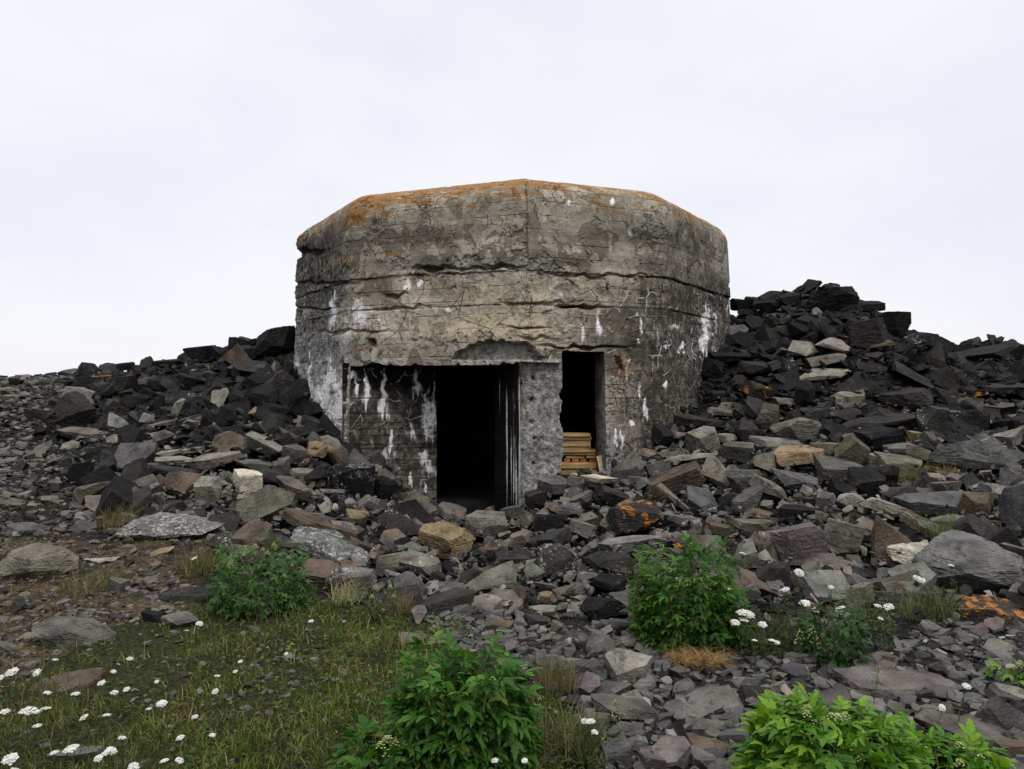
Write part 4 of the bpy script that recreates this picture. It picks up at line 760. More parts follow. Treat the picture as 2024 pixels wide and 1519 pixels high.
# the rest of the rubble and the scree: nobody could count it
def stuff(name, items, n, label):
    """items: list of (x, y, z, w, l, h, rotation matrix, colour, orange)"""
    base = [rock_points(k, n, 5000+i*3+ord(k)) for i in range(9) for k in 'bssps']; tiny = [rock_points(k, 0, 7000+i*3+ord(k)) for i in range(9) for k in 'bssps']; V, Cc, Fq, k0 = [], [], [], 0
    for i, (x, y, z, w, l, h, m, c, og) in enumerate(items):
        bp, bf = (base if w > .15 else tiny)[i % len(base)]; V.append((bp*np.array([w, l, h])) @ m.T + np.array([x, y, z])); Cc.append(np.tile(np.array([*c, og]), (len(bp), 1))); Fq.append(bf+k0); k0 += len(bp)
    V, Cc, f = np.vstack(V), np.vstack(Cc), np.vstack(Fq)
    me = np_mesh(name, V, [f], [M['rubble']], False); color_attr(me, 'rcol', Cc)
    return tag(link(name, me), label, None, None, 'stuff')
def rot3(rx, ry, rz):
    cx, sx, cy, sy, cz, sz = math.cos(rx), math.sin(rx), math.cos(ry), math.sin(ry), math.cos(rz), math.sin(rz)
    return np.array([[1,0,0],[0,cx,-sx],[0,sx,cx]]) @ np.array([[cy,0,sy],[0,1,0],[-sy,0,cy]]) @ np.array([[cz,-sz,0],[sz,cz,0],[0,0,1]])
def jit(c): return tuple(np.clip(np.array(COL[c])*rng.uniform(.7, 1.3)*(1+rng.normal(0, .03, 3)), .01, .9))
def rubble():
    it = []
    N = 13000
    x = rng.uniform(-13, 13, N*3); y = rng.uniform(5.4, 17.5, N*3); z = H(x, y); u, v = proj(x, y, z); zn = zone(u, v)
    ok = (u > -200) & (u < 2230) & (zn == 0) & ~in_bunker(x, y, -.05); x, y, z, u, v = x[ok], y[ok], z[ok], u[ok], v[ok]
    for i in range(len(x)):
        if len(it) > 8500: break
        w = float(np.clip(rng.lognormal(-1.55, .52), .08, .6))
        if v[i] > 930 and w > .14: w *= 1.3
        if hides(u[i], v[i]-w*300/y[i], w*F/y[i]*.42, y[i]) or (w > .3 and not place_ok(x[i], y[i], w*.5, .4)): continue
        tone = heap_tone(u[i], v[i], rng)
        hh = w*rng.uniform(.16, .62); m = rot3(rng.normal(.25, .5), rng.normal(0, .5), rng.uniform(0, 6.28))
        it.append((x[i], y[i], z[i]+rng.uniform(-.35, .4)*hh, w, w*rng.uniform(.6, 1), hh, m, jit(tone), float(rng.choice([0, .62, .9], p=[.955, .03, .015]))))
    n2 = 60000; x = rng.uniform(-13, 13, n2); y = rng.uniform(5.4, 16, n2); z = H(x, y); u, v = proj(x, y, z)
    ok = (u > -100) & (u < 2120) & (zone(u, v) == 0) & ~in_bunker(x, y, 0) & (rng.random(n2) < .34)
    for a, b_, c_, uu, vv in zip(x[ok], y[ok], z[ok], u[ok], v[ok]):
        if len(it) > 17500: break
        w = float(np.clip(rng.lognormal(-2.55, .4), .04, .16)); hh = w*rng.uniform(.2, .6)
        if hides(uu, vv, w*F/b_*.3, b_): continue
        it.append((a, b_, c_+rng.uniform(-.06, .10), w, w*rng.uniform(.5, 1), hh, rot3(rng.normal(.2, .5), rng.normal(0, .5), rng.uniform(0, 6.28)), jit(heap_tone(uu, vv, rng)), .2))
    stuff('rubble', it, .26, 'smaller broken slate filling the heaps between the larger rocks')
rubble()
def scree():
    it = []
    def fill(n, xr, yr, zs, lo, hi, sig, tones, keepf=1.0, flat=.2):
        x = rng.uniform(*xr, n); y = rng.uniform(*yr, n); z = H(x, y); u, v = proj(x, y, z); zn = zone(u, v)
        ok = np.isin(zn, zs) & ~in_bunker(x, y, 0) & (u > -400) & (u < 2900) & (v < 1950) & (rng.random(n) < keepf)
        for a, b, c in zip(x[ok], y[ok], z[ok]):
            w = float(np.clip(rng.lognormal(math.log(lo), sig), lo*.4, hi)); h = w*rng.uniform(.22, .6)
            it.append((a, b, c+h*rng.uniform(.0, .45), w, w*rng.uniform(.55, 1), h, rot3(rng.normal(.08, flat), rng.normal(0, flat), rng.uniform(0, 6.28)), jit(rng.choice(list(tones))), .2))
    fill(26000, (-13.5, -2.5), (7, 20), [2], .075, .30, .5, 'DDGGGWWK')
    fill(13500, (-.5, 6.5), (2.2, 6.4), [3], .042, .16, .5, 'DGGVVVUUUWP', .85)
    fill(3000, (-1, 5.5), (2.6, 6.4), [3], .10, .2, .3, 'DGGVVVUUUW', .5)
    fill(9500, (-6, -1), (3.2, 7.8), [4], .036, .15, .5, 'DDGGGVVWWB', .85)
    fill(5000, (-4, 1), (3.0, 6.4), [1], .028, .10, .45, 'DGGVWWB', .3)
    fill(9000, (-7, 7), (5.6, 12), [0], .045, .12, .4, 'DDGGWWBP', .45)
    print('scree', len(it))
    stuff('gravel', it, 0, 'loose slate chips and gravel covering the ground')
scree()
# ------------------------------------------------------------------ plants
LEAFLET = np.array([(0,0,0),(.16,.16,.03),(.27,.34,.05),(.20,.44,.04),(.27,.56,.04),(.16,.66,.03),(.15,.80,.0),(0,1,-.08),(-.15,.80,.0),(-.16,.66,.03),(-.27,.56,.04),(-.20,.44,.04),(-.27,.34,.05),(-.16,.16,.03),(0,.35,-.02),(0,.68,-.03)])
LEAFLET_F4 = np.array([(0,1,2,14),(14,2,3,4),(14,4,5,15),(15,5,6,7),(15,7,8,9),(14,15,9,10),(14,10,11,12),(0,14,12,13)])
def leaf_mesh(name, leaves, mat):
    """leaves: (point, along, normal, size, colour, n leaflets, slim)"""
    V, Cc, Fq, k = [], [], [], 0
    for (p, al, no, sz, col, nl, slim) in leaves:
        al = al/np.linalg.norm(al); no = no-al*(no@al); no = no/np.linalg.norm(no); sd = np.cross(al, no)
        spec = [(0, .55, 1.0), (.9, .42, .78), (-.9, .42, .78), (1.25, .05, .70), (-1.25, .05, .70)][:nl]
        for (ang, off, s) in spec:
            ang += rng.normal(0, .16); d = al*math.cos(ang)+sd*math.sin(ang); e = -al*math.sin(ang)+sd*math.cos(ang)
            fold = rng.uniform(.5, 1.5); L = LEAFLET*np.array([slim, 1, fold])*sz*s; droop = -.22*sz*s*(LEAFLET[:,1]**2)*rng.uniform(.2, 1.5)
            V.append(p+al*off*sz*.75 + L[:,0:1]*e + L[:,1:2]*d + (L[:,2]+droop)[:,None]*no); Cc.append(np.tile([*np.clip(np.array(col)*rng.uniform(.8, 1.2), 0, 1), 1], (16, 1))); Fq.append(LEAFLET_F4+k); k += 16
    me = np_mesh(name, np.vstack(V), [np.vstack(Fq)], [mat], False); color_attr(me, 'lcol', np.vstack(Cc)); return me
def tube_mesh(name, lines, mat):
    V, Fq, k = [], [], 0
    for pl, r in lines:
        pl = np.array(pl, float); n = len(pl)
        for i, p in enumerate(pl):
            rr = r*(1-.5*i/(n-1))
            for a in (0, 2.09, 4.19): V.append(p+np.array([math.cos(a)*rr, math.sin(a)*rr, 0]))
        for i in range(n-1):
            for j in range(3): Fq.append((k+i*3+j, k+i*3+(j+1) % 3, k+i*3+3+(j+1) % 3, k+i*3+3+j))
        k += n*3
    return np_mesh(name, V, [np.array(Fq)], [mat], True)
def bush(name, label, u0, u1, v0, v1, n, size, cols, nl=5, slim=1.0, buds=0, budmat='bud', squash=1.0, group=None, stem_n=40, lowfrac=1.0, white=0):
    d = hit((u0+u1)/2, v1 - .12*(v1-v0)); cx, cy, _ = P((u0+u1)/2, v1, d); rx = (u1-u0)/2*d/F; cz = float(H(cx, cy)); top = EYE-(v0-CY)/F*d; hz = max(.12, top-cz)
    root = empty(name, (cx, cy, cz), label, 'plant', group); lv, st = [], []; ph = rng.uniform(0, 9)
    for i in range(n):
        a = rng.uniform(0, 6.283); t = rng.random()**.8*lowfrac; el = math.asin(min(1, 1-t))
        lump = 1+.20*math.sin(3*a+ph)+.12*math.sin(5*a+2*ph+4*el)
        ce = math.cos(el)**.4; q = np.array([math.cos(a)*ce, math.sin(a)*ce*squash, math.sin(el)])
        rr = rng.uniform(.62, 1.03)*(.86+.16*lump) if rng.random() > .12 else rng.uniform(.4, .75)
        p = q*np.array([rx, rx*.9, hz])*rr; p[2] = max(p[2], .02)
        al = q*np.array([1, 1, .35])+np.array([0, 0, rng.normal(-.05, .35)])+rng.normal(0, .28, 3); no = np.array([0, 0, .8])+q*1.0+rng.normal(0, .22, 3)
        c = cols[int(rng.integers(len(cols)))]; s = size*rng.uniform(.6, 1.25)
        lv.append((p, al, no, s, c, nl if rng.random() > .3 else max(1, nl-2), slim*rng.uniform(.8, 1.15)))
        if i < stem_n: st.append(([(p[0]*.1, p[1]*.1, 0), (p[0]*.5, p[1]*.5, p[2]*.6), tuple(p)], .006))
    link('foliage', leaf_mesh('foliage', lv, M['leaf']), root); link('stems', tube_mesh('stems', st, M['stem']), root)
    for i in range(buds):
        a = rng.uniform(0, 6.283); el = rng.uniform(.35, 1.45); q = np.array([math.cos(a)*math.cos(el), -abs(math.sin(a))*math.cos(el)*squash if rng.random() < .75 else math.sin(a)*math.cos(el), math.sin(el)]); p = q*np.array([rx, rx*.9, hz])*1.0+np.array([0, 0, .015])
        o = link('flower_cluster', umbel_mesh(.018 if not white else .02, 14, M[budmat], 1.3), root, p)
    return root
def umbel_mesh(r, n, mat, dome=.35):
    base, f = ico(1); V, Fq = [], []
    for i in range(n):
        a = i*2.39996; q = r*math.sqrt((i+.5)/n); s = r*rng.uniform(.26, .36)*(1.0 if n < 20 else .85)
        V.append(base*np.array([s, s, s*.55])+np.array([q*math.cos(a), q*math.sin(a), -dome*q*q/r+rng.normal(0, .06*r)])); Fq.append(f+i*len(base))
    return np_mesh('flower_head', np.vstack(V), [np.vstack(Fq)], [mat], True)
GR = [(.026,.082,.009),(.036,.108,.011),(.019,.056,.008),(.050,.130,.014),(.030,.074,.009),(.075,.110,.018)]
GD = [(.015,.040,.011),(.022,.056,.014),(.032,.072,.017)]
LEAFY = [(.082,.175,.012),(.060,.145,.012),(.110,.200,.016),(.038,.105,.012)]
LP = 'leafy lovage-like plants among the stones'
bush('leafy_plant', 'big leafy green bush in the turf, in front of the wide doorway', 786, 1040, 1284, 1545, 1500, .070, GR, 5, .8, 4, group=LP, stem_n=60)
bush('leafy_plant', 'dense round leafy green bush below the narrow doorway, beside the yarrow', 1254, 1458, 1072, 1292, 1450, .062, GR, 5, .72, 0, group=LP)
bush('leafy_plant', 'small flowering green bush by the brown-grey block, dotted with pale flower clusters', 425, 602, 1070, 1218, 800, .050, [(.026,.066,.015),(.038,.090,.018),(.054,.112,.022)], 5, .8, 15, group=LP)
bush('leafy_plant', 'yellow-green leafy bush on the near scree, brightest of the plants', 1490, 1778, 1405, 1610, 1200, .076, LEAFY, 5, .85, 16, group=LP)
bush('leafy_plant', 'low yellow-green leafy plant beside the brightest bush, at the frame edge', 1745, 1980, 1468, 1600, 500, .072, LEAFY, 5, .85, 10, group=LP)
bush('leafy_plant', 'low leafy plant touching the big front bush on its turf side', 668, 830, 1450, 1580, 240, .065, GR, 5, 1.0, 6, group=LP)
bush('leafy_plant', 'low dark leafy plant beneath the yarrow stems on the scree', 1585, 1700, 1195, 1318, 320, .055, GD, 3, 1.0, 0, group=LP)
bush('leafy_plant', 'small yellow-green leafy sprig on the scree near the long flat slab', 1970, 2050, 1305, 1360, 60, .05, LEAFY, 3, 1.0, 3, group=LP)
bush('herb_clump', 'thin grey-green herb clump against the pale crusted boulder', 690, 790, 1140, 1240, 260, .022, [(.07,.10,.035),(.10,.13,.05),(.06,.085,.03)], 3, .6, 3, group=None)
bush('herb_clump', 'feathery grey-green herb clump between the yarrow and the smooth dark slab', 1650, 1770, 1150, 1265, 620, .024, [(.05,.09,.03),(.08,.12,.05)], 3, .5, 0)
bush('herb_clump', 'feathery dark herb clump under the biggest boulder', 1815, 1905, 1150, 1240, 160, .03, [(.04,.075,.022),(.06,.09,.03)], 3, .4, 0)
bush('herb_clump', 'dark weedy clump in the shade below the yarrow heads', 1430, 1600, 1180, 1290, 800, .034, [(.03,.055,.018),(.045,.07,.02)], 3, .45, 0)
bush('herb_clump', 'small bright herb patch at the stony top of the turf', 830, 935, 1215, 1262, 150, .02, [(.11,.16,.04),(.08,.12,.03)], 3, .7, 0)
bush('herb_clump', 'grassy weed clump around the two white yarrow heads', 1090, 1225, 1395, 1530, 220, .035, [(.05,.075,.025),(.08,.09,.035),(.04,.06,.02)], 1, .35, 0)

# grass: blades as narrow ribbons
def blades(x, y, z, L, lean, wid, col):
    n = len(x); a = rng.uniform(0, 6.283, n); b = rng.uniform(0, 6.283, n)
    dx, dy = np.cos(a), np.sin(a); sx, sy = np.cos(b)*wid, np.sin(b)*wid
    V = np.empty((n, 5, 3)); h = L*np.cos(lean); o = L*np.sin(lean)
    V[:,0] = np.stack([x-sx, y-sy, z-.01], -1); V[:,1] = np.stack([x+sx, y+sy, z-.01], -1)
    V[:,2] = np.stack([x+dx*o*.35-sx*.8, y+dy*o*.35-sy*.8, z+h*.62], -1); V[:,3] = np.stack([x+dx*o*.35+sx*.8, y+dy*o*.35+sy*.8, z+h*.62], -1)
    V[:,4] = np.stack([x+dx*o, y+dy*o, z+h*np.where(lean > 1, .75, 1)], -1)
    return V.reshape(-1, 3), np.repeat(np.concatenate([col, np.ones((n, 1))], 1), 5, 0)
def blade_mesh(name, sets):
    V = np.vstack([s[0] for s in sets]); Cc = np.vstack([s[1] for s in sets]); k = np.arange(len(V)//5)[:, None]*5
    me = np_mesh(name, V, [k+np.array([[0,1,3,2]]), k+np.array([[2,3,4]])], [M['grass']], True); color_attr(me, 'lcol', Cc); return me
def pick(cols, n, w=None):
    c = np.array(cols)[rng.choice(len(cols), n, p=w)]; return np.clip(c*rng.uniform(.65, 1.35, (n, 1)), 0, 1)
def sample(n, xr, yr, zs, thr=None, seed=70):
    x = rng.uniform(*xr, n); y = rng.uniform(*yr, n); z = H(x, y); u, v = proj(x, y, z); ok = np.isin(zone(u, v), zs) & (u > -220) & (u < 2240) & (v < 1720)
    if thr is not None: ok &= fbm(x*1.7, y*1.7, x*0, 3, seed) + rng.normal(0, .12, n) > thr
    return x[ok], y[ok], z[ok], u[ok], v[ok]
GRS = [(.052,.084,.010),(.078,.102,.015),(.034,.058,.008),(.105,.105,.024),(.15,.12,.05),(.07,.048,.02)]
S = []
x, y, z, u, v = sample(150000, (-4.2, 1.6), (2.5, 6.6), [1])
gs = np.clip((u-330)/420, 0, 1)*np.clip((v-1180)/140, .35, 1)
keep = rng.random(len(x)) < (.25+.75*np.maximum(gs, (v > 1400)*.6))*np.clip(.75+1.6*fbm(x*3, y*3, x*0, 3, 94), .08, 1); x, y, z, u, v, gs = [q[keep] for q in (x, y, z, u, v, gs)]
pn = fbm(x*2.2, y*2.2, x*0, 4, 91); dry = rng.random(len(x)) < np.clip(.40-.25*gs - 1.1*pn, .03, .85)
col = np.where(dry[:, None], pick([(.10,.075,.03),(.07,.052,.02),(.045,.033,.014),(.16,.12,.057)], len(x)), pick(GRS, len(x), [.34,.24,.26,.1,.02,.04]))*(.62+.9*np.clip(.5+fbm(x*5, y*5, x*0, 3, 93), 0, 1))[:, None]
S.append(blades(x, y, z, rng.lognormal(-3.15, .42, len(x))*(.75+.8*np.clip(.5+fbm(x*4, y*4, x*0, 3, 92), 0, 1)), np.abs(rng.normal(.95, .4, len(x))), rng.uniform(.0015, .0034, len(x)), col))
x, y, z, u, v = sample(9000, (-4.2, 1.6), (2.5, 6.6), [1], .05, 73)           # longer tufts
S.append(blades(x, y, z, rng.lognormal(-2.3, .3, len(x)), np.abs(rng.normal(.5, .3, len(x))), rng.uniform(.0015, .003, len(x)), pick(GRS, len(x))))
tag(link('grass', blade_mesh('grass', S)), 'short mossy green and straw-coloured turf', None, None, 'stuff')
hx, hy, hz, hu, hv = sample(26000, (-4.2, 1.6), (2.5, 6.6), [1], -.02, 79); hl = []
for q in range(len(hx)):
    if rng.random() > (.2+.8*min(1, max(0, (hu[q]-250)/350)))*.45: continue
    a = rng.uniform(0, 6.283); c = GD[int(rng.integers(3))] if rng.random() < .6 else GRS[int(rng.integers(4))]
    hl.append((np.array([hx[q], hy[q], hz[q]+rng.uniform(.004, .03)]), np.array([math.cos(a), math.sin(a), rng.uniform(-.1, .6)]), np.array([0, 0, 1.0]), rng.uniform(.012, .03), tuple(1.3*w_ for w_ in c), 3 if rng.random() < .6 else 1, rng.uniform(.5, 1.1)))
tag(link('ground_cover', leaf_mesh('ground_cover', hl, M['leaf'])), 'low clover-like leaves spreading through the turf', None, None, 'stuff')
S = []
x, y, z, u, v = sample(42000, (-6.5, -.8), (3.2, 8.6), [4, 2], .06, 75); S.append(blades(x, y, z, rng.lognormal(-2.9, .45, len(x)), np.abs(rng.normal(1.05, .35, len(x))), rng.uniform(.001, .0022, len(x)), pick([(.13,.09,.036),(.09,.06,.024),(.18,.14,.07),(.06,.05,.018),(.05,.036,.018)], len(x))))
x, y, z, u, v = sample(9000, (-.5, 5.6), (3.0, 7.2), [3, 0], .22, 77); S.append(blades(x, y, z, rng.lognormal(-2.9, .4, len(x)), np.abs(rng.normal(.95, .35, len(x))), rng.uniform(.001, .002, len(x)), pick([(.11,.08,.036),(.05,.05,.018),(.16,.12,.066)], len(x))))
tag(link('dry_grass', blade_mesh('dry_grass', S)), 'withered brown grass lying over the stony earth', None, None, 'stuff')
def tuft(label, u, v, wpx, n, L, cols, lean=(.6, .4), name='grass_tuft', cat='grass tuft', group='grass tufts among the rocks'):
    d = hit(u, v); x0, y0, _ = P(u, v, d); w = wpx*d/F/2; a = rng.uniform(0, 6.283, n); r = np.sqrt(rng.random(n))*w; x, y = x0+r*np.cos(a), y0+r*np.sin(a)*.8; z = H(x, y)+.03
    me = blade_mesh(name, [blades(x-x0, y-y0, z, rng.normal(L, L*.25, n), np.abs(rng.normal(lean[0], lean[1], n)), rng.uniform(.0012, .0026, n), pick(cols, n))])
    return tag(link(name, me, None, (x0, y0, 0)), label, cat, group)
STRAW = [(.25,.155,.055),(.20,.12,.042),(.30,.20,.09),(.13,.08,.03)]; DRYG = [(.12,.10,.042),(.078,.072,.027),(.17,.13,.066),(.054,.06,.02)]
tuft('orange-brown heap of dead straw under the round leafy bush', 1380, 1312, 100, 900, .15, STRAW, (1.42, .16))
tuft('dry grass tuft beside the big pale crusted boulder', 228, 1048, 70, 260, .22, DRYG)
tuft('dry grass tuft around the big pitted boulder', 185, 1165, 130, 420, .14, DRYG, (1.0, .3))
tuft('yellowish grass tuft next to the thin herb clump', 790, 1215, 55, 220, .13, DRYG)
tuft('matted dry grass on the ledge below the smooth blue-grey slab', 1830, 950, 150, 700, .2, DRYG, (1.1, .3))
tuft('green grass tuft behind the biggest boulder', 1870, 1060, 90, 300, .16, [(.06,.09,.03),(.1,.12,.04)])
tuft('grass tuft at the foot of the orange-topped boulder', 1830, 1225, 100, 300, .2, [(.06,.08,.03),(.14,.13,.06)])
tuft('brown grass tuft between the small flowering bush and the pale boulder', 395, 1130, 90, 420, .17, DRYG+[(.07,.09,.03)])
tuft('pale curling grass tuft below the pale crusted boulder', 680, 1195, 60, 160, .18, [(.3,.27,.15),(.2,.18,.09)], (.9, .3))
tuft('wispy grass tuft between the front bush and the near scree', 1100, 1370, 90, 300, .16, DRYG)
tuft('dark grass tuft at the bottom of the frame beside the front bush', 1130, 1490, 120, 420, .16, [(.05,.075,.025),(.1,.1,.04),(.2,.16,.08)])

# white yarrow: each plant with its stem, feathery leaves and flower heads
YG = 'white yarrow in flower'
def yarrow(u, v, r_px, hgt, label, heads=1):
    # the head shows at (u, v): find the ground point under it
    x = (u-CX)/F*_DD; z = EYE-(v-CY)/F*_DD; g = z-(H(x, _DD)+hgt); k = int(np.argmax(g < 0)); d = float(_DD[k]); hx, hz = float(x[k]), float(z[k])
    bx, by = hx+rng.normal(0, .03), d+rng.normal(.01, .02); bz = float(H(bx, by)); r = max(.007, r_px*d/F)
    root = empty('yarrow', (bx, by, bz), label, 'flower', YG); top = np.array([hx-bx, d-by, hz-bz])
    mid = top*.5+np.array([rng.normal(0, .012), rng.normal(0, .012), 0]); lines = [([(0, 0, -.01), tuple(mid), tuple(top)], .0035)]
    for k in range(heads):
        off = np.array([0, 0, 0]) if k == 0 else np.array([rng.normal(0, r*1.5), rng.normal(0, r*1.2), -abs(rng.normal(r*.4, r*.4))]); rr = r*(1 if k == 0 else rng.uniform(.55, .85))
        o = link('flower_head', umbel_mesh(rr, 34, M['floret'], .3), root, top+off); o.rotation_euler = (rng.normal(.15, .22), rng.normal(0, .22), 0)
        if k: lines.append(([tuple(mid+(top-mid)*.3), tuple((mid+top)/2+off*.6), tuple(top+off)], .002))
        for a in range(5): q = a*1.257+.3; lines.append(([tuple(top+off-np.array([0, 0, rr*1.1])), tuple(top+off+np.array([math.cos(q)*rr*.6, math.sin(q)*rr*.6, -rr*.15]))], .0012))
    link('stem', tube_mesh('stem', lines, M['stem']), root)
    lv = []
    for t in np.linspace(.05, .8, 7): p = top*t; a = rng.uniform(0, 6.28); lv.append((p, np.array([math.cos(a), math.sin(a), .5]), np.array([0, 0, 1.0]), .032*(1.1-t*.5), (.07,.10,.035), 5, .35))
    link('leaves', leaf_mesh('leaves', lv, M['leaf']), root)
YL = [(22,1326,13,2,'yarrow at the frame edge, highest of the crowded white heads beside the half-buried brown rock'),(72,1328,9,1,'single yarrow head just beside the highest crowded heads near the frame edge'),(150,1369,9,1,'yarrow in front of the half-buried brown rock, overlapping its lower edge'),(55,1401,16,3,'widest yarrow cluster of the crowded heads below the half-buried brown rock'),(10,1404,10,1,'yarrow cut by the frame edge, level with the widest cluster'),(74,1432,9,1,'yarrow hanging just under the widest cluster'),(95,1367,8,1,'yarrow between the widest cluster and the half-buried brown rock'),(110,1302,6,1,'lone small yarrow on dry earth above the half-buried brown rock'),(200,1348,8,1,'yarrow just right of the half-buried brown rock'),(226,1367,8,1,'left yarrow of a close pair in the turf'),(250,1361,7,1,'right yarrow of a close pair in the turf'),
(320,1388,11,2,'two-headed yarrow in mid turf, alone among grass'),(165,1416,9,1,'yarrow below the half-buried brown rock, left of two at one height'),(212,1411,8,1,'yarrow right of two at one height below the half-buried rock'),(385,1415,7,1,'yarrow above a bent pale stalk in the turf'),(242,1456,8,1,'yarrow above the sunken grey stone, small'),(420,1451,7,1,'rightmost yarrow of the lower turf'),(356,1456,9,1,'yarrow at mid height in the lower turf, rounded'),(140,1476,15,2,'large yarrow just above the sunken grey stone'),(221,1481,12,2,'large yarrow right of the sunken grey stone'),(194,1497,9,1,'yarrow touching the lower side of the sunken grey stone'),(20,1497,15,2,'large yarrow in the bottom corner of the turf'),(325,1501,9,1,'yarrow near the bottom frame edge, left of a pair'),(356,1501,9,1,'yarrow near the bottom frame edge, right of a pair'),(265,1514,11,1,'yarrow at the very bottom frame edge of the turf'),
(395,1231,8,2,'double yarrow at the upper turf edge by the purplish stones'),(369,1245,5,1,'small yarrow below the double one at the upper turf edge'),(257,1300,7,1,'yarrow on bare scree patch amid the turf'),(225,1326,6,1,'small yarrow on scree just above the close pair'),(310,1346,5,1,'tiny yarrow between the close pair and the mid turf one'),(430,1334,6,1,'yarrow with ragged small head in mid turf'),(425,1365,7,1,'yarrow just under the ragged small head'),(475,1306,5,1,'yarrow high in the grassy middle of the turf'),(465,1326,5,1,'yarrow just under the one high in the grassy turf'),(565,1291,5,1,'yarrow alone in the greenest grass'),(615,1226,6,1,'yarrow at the turf top under the brown-grey block'),(384,1102,6,1,'yarrow just beside the small flowering bush'),(170,1104,4,1,'tiny yarrow beside the flat whitish stone'),
(1472,1208,17,4,'biggest white yarrow cluster, beside the round leafy bush'),(1440,1163,9,1,'yarrow against the round leafy bush, above the biggest cluster'),(1430,1199,9,1,'yarrow touching the round bush, level with the biggest cluster'),(1391,1225,7,2,'small yarrow pair drooping in front of the round bush'),(1506,1231,9,2,'yarrow just below the biggest cluster'),(1527,1264,9,2,'lowest yarrow under the biggest cluster, over the dark weeds'),(1492,1264,6,1,'faded yarrow in the dark weeds below the biggest cluster'),(1581,1130,11,1,'yarrow highest against the pale standing slab'),(1552,1163,9,2,'yarrow left of the pale standing slab'),(1591,1190,12,1,'broad yarrow in front of the pale standing slab'),(1614,1204,8,1,'small yarrow at the foot of the pale standing slab'),(1661,1199,10,2,'yarrow beside the feathery grey-green herb clump'),(1643,1159,6,1,'thin flat yarrow over the pale standing slab'),(1756,1197,11,2,'yarrow over the smooth dark slab'),(1741,1221,6,1,'small yarrow drooping below the smooth dark slab'),(1815,1141,10,3,'yarrow leaning in front of the biggest boulder'),(1880,1116,6,1,'tiny yarrow against the biggest boulder'),(1468,1092,7,1,'yarrow above the round leafy bush, against dark stone'),
(1911,1354,9,1,'lone yarrow on a tall stalk by the long flat slab'),(1863,1398,8,1,'lone drooping yarrow below the long flat slab'),(1167,1423,11,3,'white yarrow in front of the rounded grey stone, upper of two'),(1176,1445,8,1,'white yarrow just under the upper one by the rounded grey stone'),(978,1501,8,1,'yarrow poking out of the big front bush'),(1037,1502,7,1,'faded yarrow beside the big front bush')]
for (u, v, r, hd, lab) in YL: yarrow(u, v, r*(.88 if v > 1280 and u < 500 else .85), rng.uniform(.12, .24) if u < 1000 else rng.uniform(.16, .32), lab, hd)
# seeding grass stalks
def stalk(u, v, L, lean, label):
    d = hit(u, v); x, y, z = P(u, v, d); z = float(H(x, y)); root = empty('grass_stalk', (x, y, z), label, 'grass stalk', 'thin seeding grass stalks')
    top = np.array([math.sin(lean)*L, rng.normal(0, .03), math.cos(lean)*L]); link('stem', tube_mesh('stem', [([(0, 0, 0), tuple(top*.5+np.array([lean*.02, 0, .02])), tuple(top)], .0022)], M['stem']), root)
    base, f = ico(1); V, Fq = [], []
    for i in range(26): t = rng.uniform(.55, 1); a = rng.uniform(0, 6.28); q = .035*(1.1-t)*2; V.append(base*np.array([.003, .003, .006])+top*t+np.array([math.cos(a)*q, math.sin(a)*q, 0])); Fq.append(f+i*len(base))
    link('seed_head', np_mesh('seed_head', np.vstack(V), [np.vstack(Fq)], [M['bud']], True), root)
for a in ((1578,1318,.22,.1,'pale seeding grass stalk on the scree below the yarrow, upright'),(1612,1322,.26,-.05,'pale seeding grass stalk by the low dark leafy plant'),(845,1500,.34,.05,'seeding grass stalk rising through the big front bush'),(1010,1490,.3,.5,'leaning grass stalk at the bush side facing the scree'),(1240,1470,.2,-.3,'thin grass stalk beside the broad purplish boulder'),(1725,1410,.24,.1,'thin brown grass stalk in front of the long flat slab'),(258,1100,.24,-.15,'tall thin stalk beside the tan stone')): stalk(*a)

# ------------------------------------------------------------------ daylight, sky, camera
EL, AZ = R(52), R(25)                       # a veiled sun, high behind the photographer's right shoulder
w = bpy.data.worlds.new('World'); bpy.context.scene.world = w; w.use_nodes = True; t = w.node_tree; t.nodes.clear()
out = t.nodes.new('ShaderNodeOutputWorld'); bg = t.nodes.new('ShaderNodeBackground'); bg.inputs[1].default_value = .1; t.links.new(bg.outputs[0], out.inputs[0])
sky = t.nodes.new('ShaderNodeTexSky'); sky.sky_type = 'NISHITA'; sky.sun_disc = False; sky.sun_elevation = EL; sky.sun_rotation = math.pi-AZ; sky.air_density = 1; sky.dust_density = 2
tc = t.nodes.new('ShaderNodeTexCoord'); sx = t.nodes.new('ShaderNodeSeparateXYZ'); t.links.new(tc.outputs['Generated'], sx.inputs[0])
nz = t.nodes.new('ShaderNodeTexNoise'); nz.inputs['Scale'].default_value = 2.6; nz.inputs['Detail'].default_value = 5; mp = t.nodes.new('ShaderNodeMapping'); mp.inputs['Scale'].default_value = (1, 1, 2.4); t.links.new(tc.outputs['Generated'], mp.inputs[0]); t.links.new(mp.outputs[0], nz.inputs['Vector'])
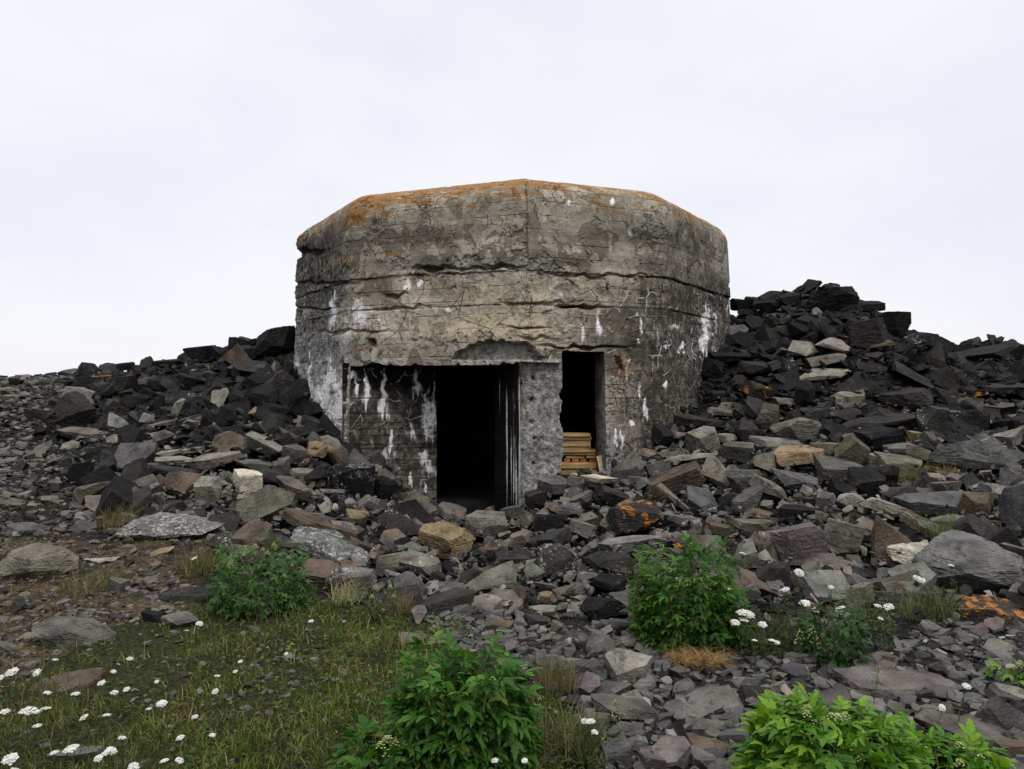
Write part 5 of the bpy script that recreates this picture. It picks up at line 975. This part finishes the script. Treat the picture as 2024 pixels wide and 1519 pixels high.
cl = t.nodes.new('ShaderNodeMix'); cl.data_type = 'RGBA'; cl.inputs[6].default_value = (9.05, 9.1, 10.0, 1); cl.inputs[7].default_value = (10.0, 10.0, 10.4, 1)
cr = t.nodes.new('ShaderNodeMapRange'); cr.inputs[1].default_value = .35; cr.inputs[2].default_value = .62; t.links.new(nz.outputs[0], cr.inputs[0]); t.links.new(cr.outputs[0], cl.inputs[0])
up = t.nodes.new('ShaderNodeMapRange'); up.inputs[1].default_value = .47; up.inputs[2].default_value = .9; up.inputs[3].default_value = 1.0; up.inputs[4].default_value = 3.6; t.links.new(sx.outputs[2], up.inputs[0])
ml = t.nodes.new('ShaderNodeMix'); ml.data_type = 'RGBA'; ml.blend_type = 'MULTIPLY'; ml.inputs[0].default_value = 1; t.links.new(cl.outputs[2], ml.inputs[6]); t.links.new(up.outputs[0], ml.inputs[7])
mx = t.nodes.new('ShaderNodeMix'); mx.data_type = 'RGBA'; mx.inputs[0].default_value = .9; t.links.new(sky.outputs[0], mx.inputs[6]); t.links.new(ml.outputs[2], mx.inputs[7]); t.links.new(mx.outputs[2], bg.inputs[0])
sl = bpy.data.lights.new('veiled_sun', 'SUN'); sl.energy = 1.5; sl.angle = R(14); sl.color = (1, .965, .92); so = bpy.data.objects.new('veiled_sun', sl); C.objects.link(so)
so.rotation_euler = Vector((math.sin(AZ)*math.cos(EL), -math.cos(AZ)*math.cos(EL), math.sin(EL))).to_track_quat('Z', 'Y').to_euler()
cam = bpy.data.cameras.new('camera'); co = bpy.data.objects.new('camera', cam); C.objects.link(co); co.location = (0, 0, EYE); co.rotation_euler = (R(90), 0, 0)
cam.sensor_width = 36; cam.lens = 36*F/2024; cam.clip_end = 3000; cam.clip_start = .05
sc = bpy.context.scene; sc.camera = co
sc.view_settings.view_transform = 'Standard'; sc.view_settings.look = 'None'; sc.view_settings.exposure = 0; sc.view_settings.gamma = 1
sc.render.engine = 'CYCLES'; sc.cycles.max_bounces = 5; sc.cycles.diffuse_bounces = 3; sc.cycles.use_denoising = True
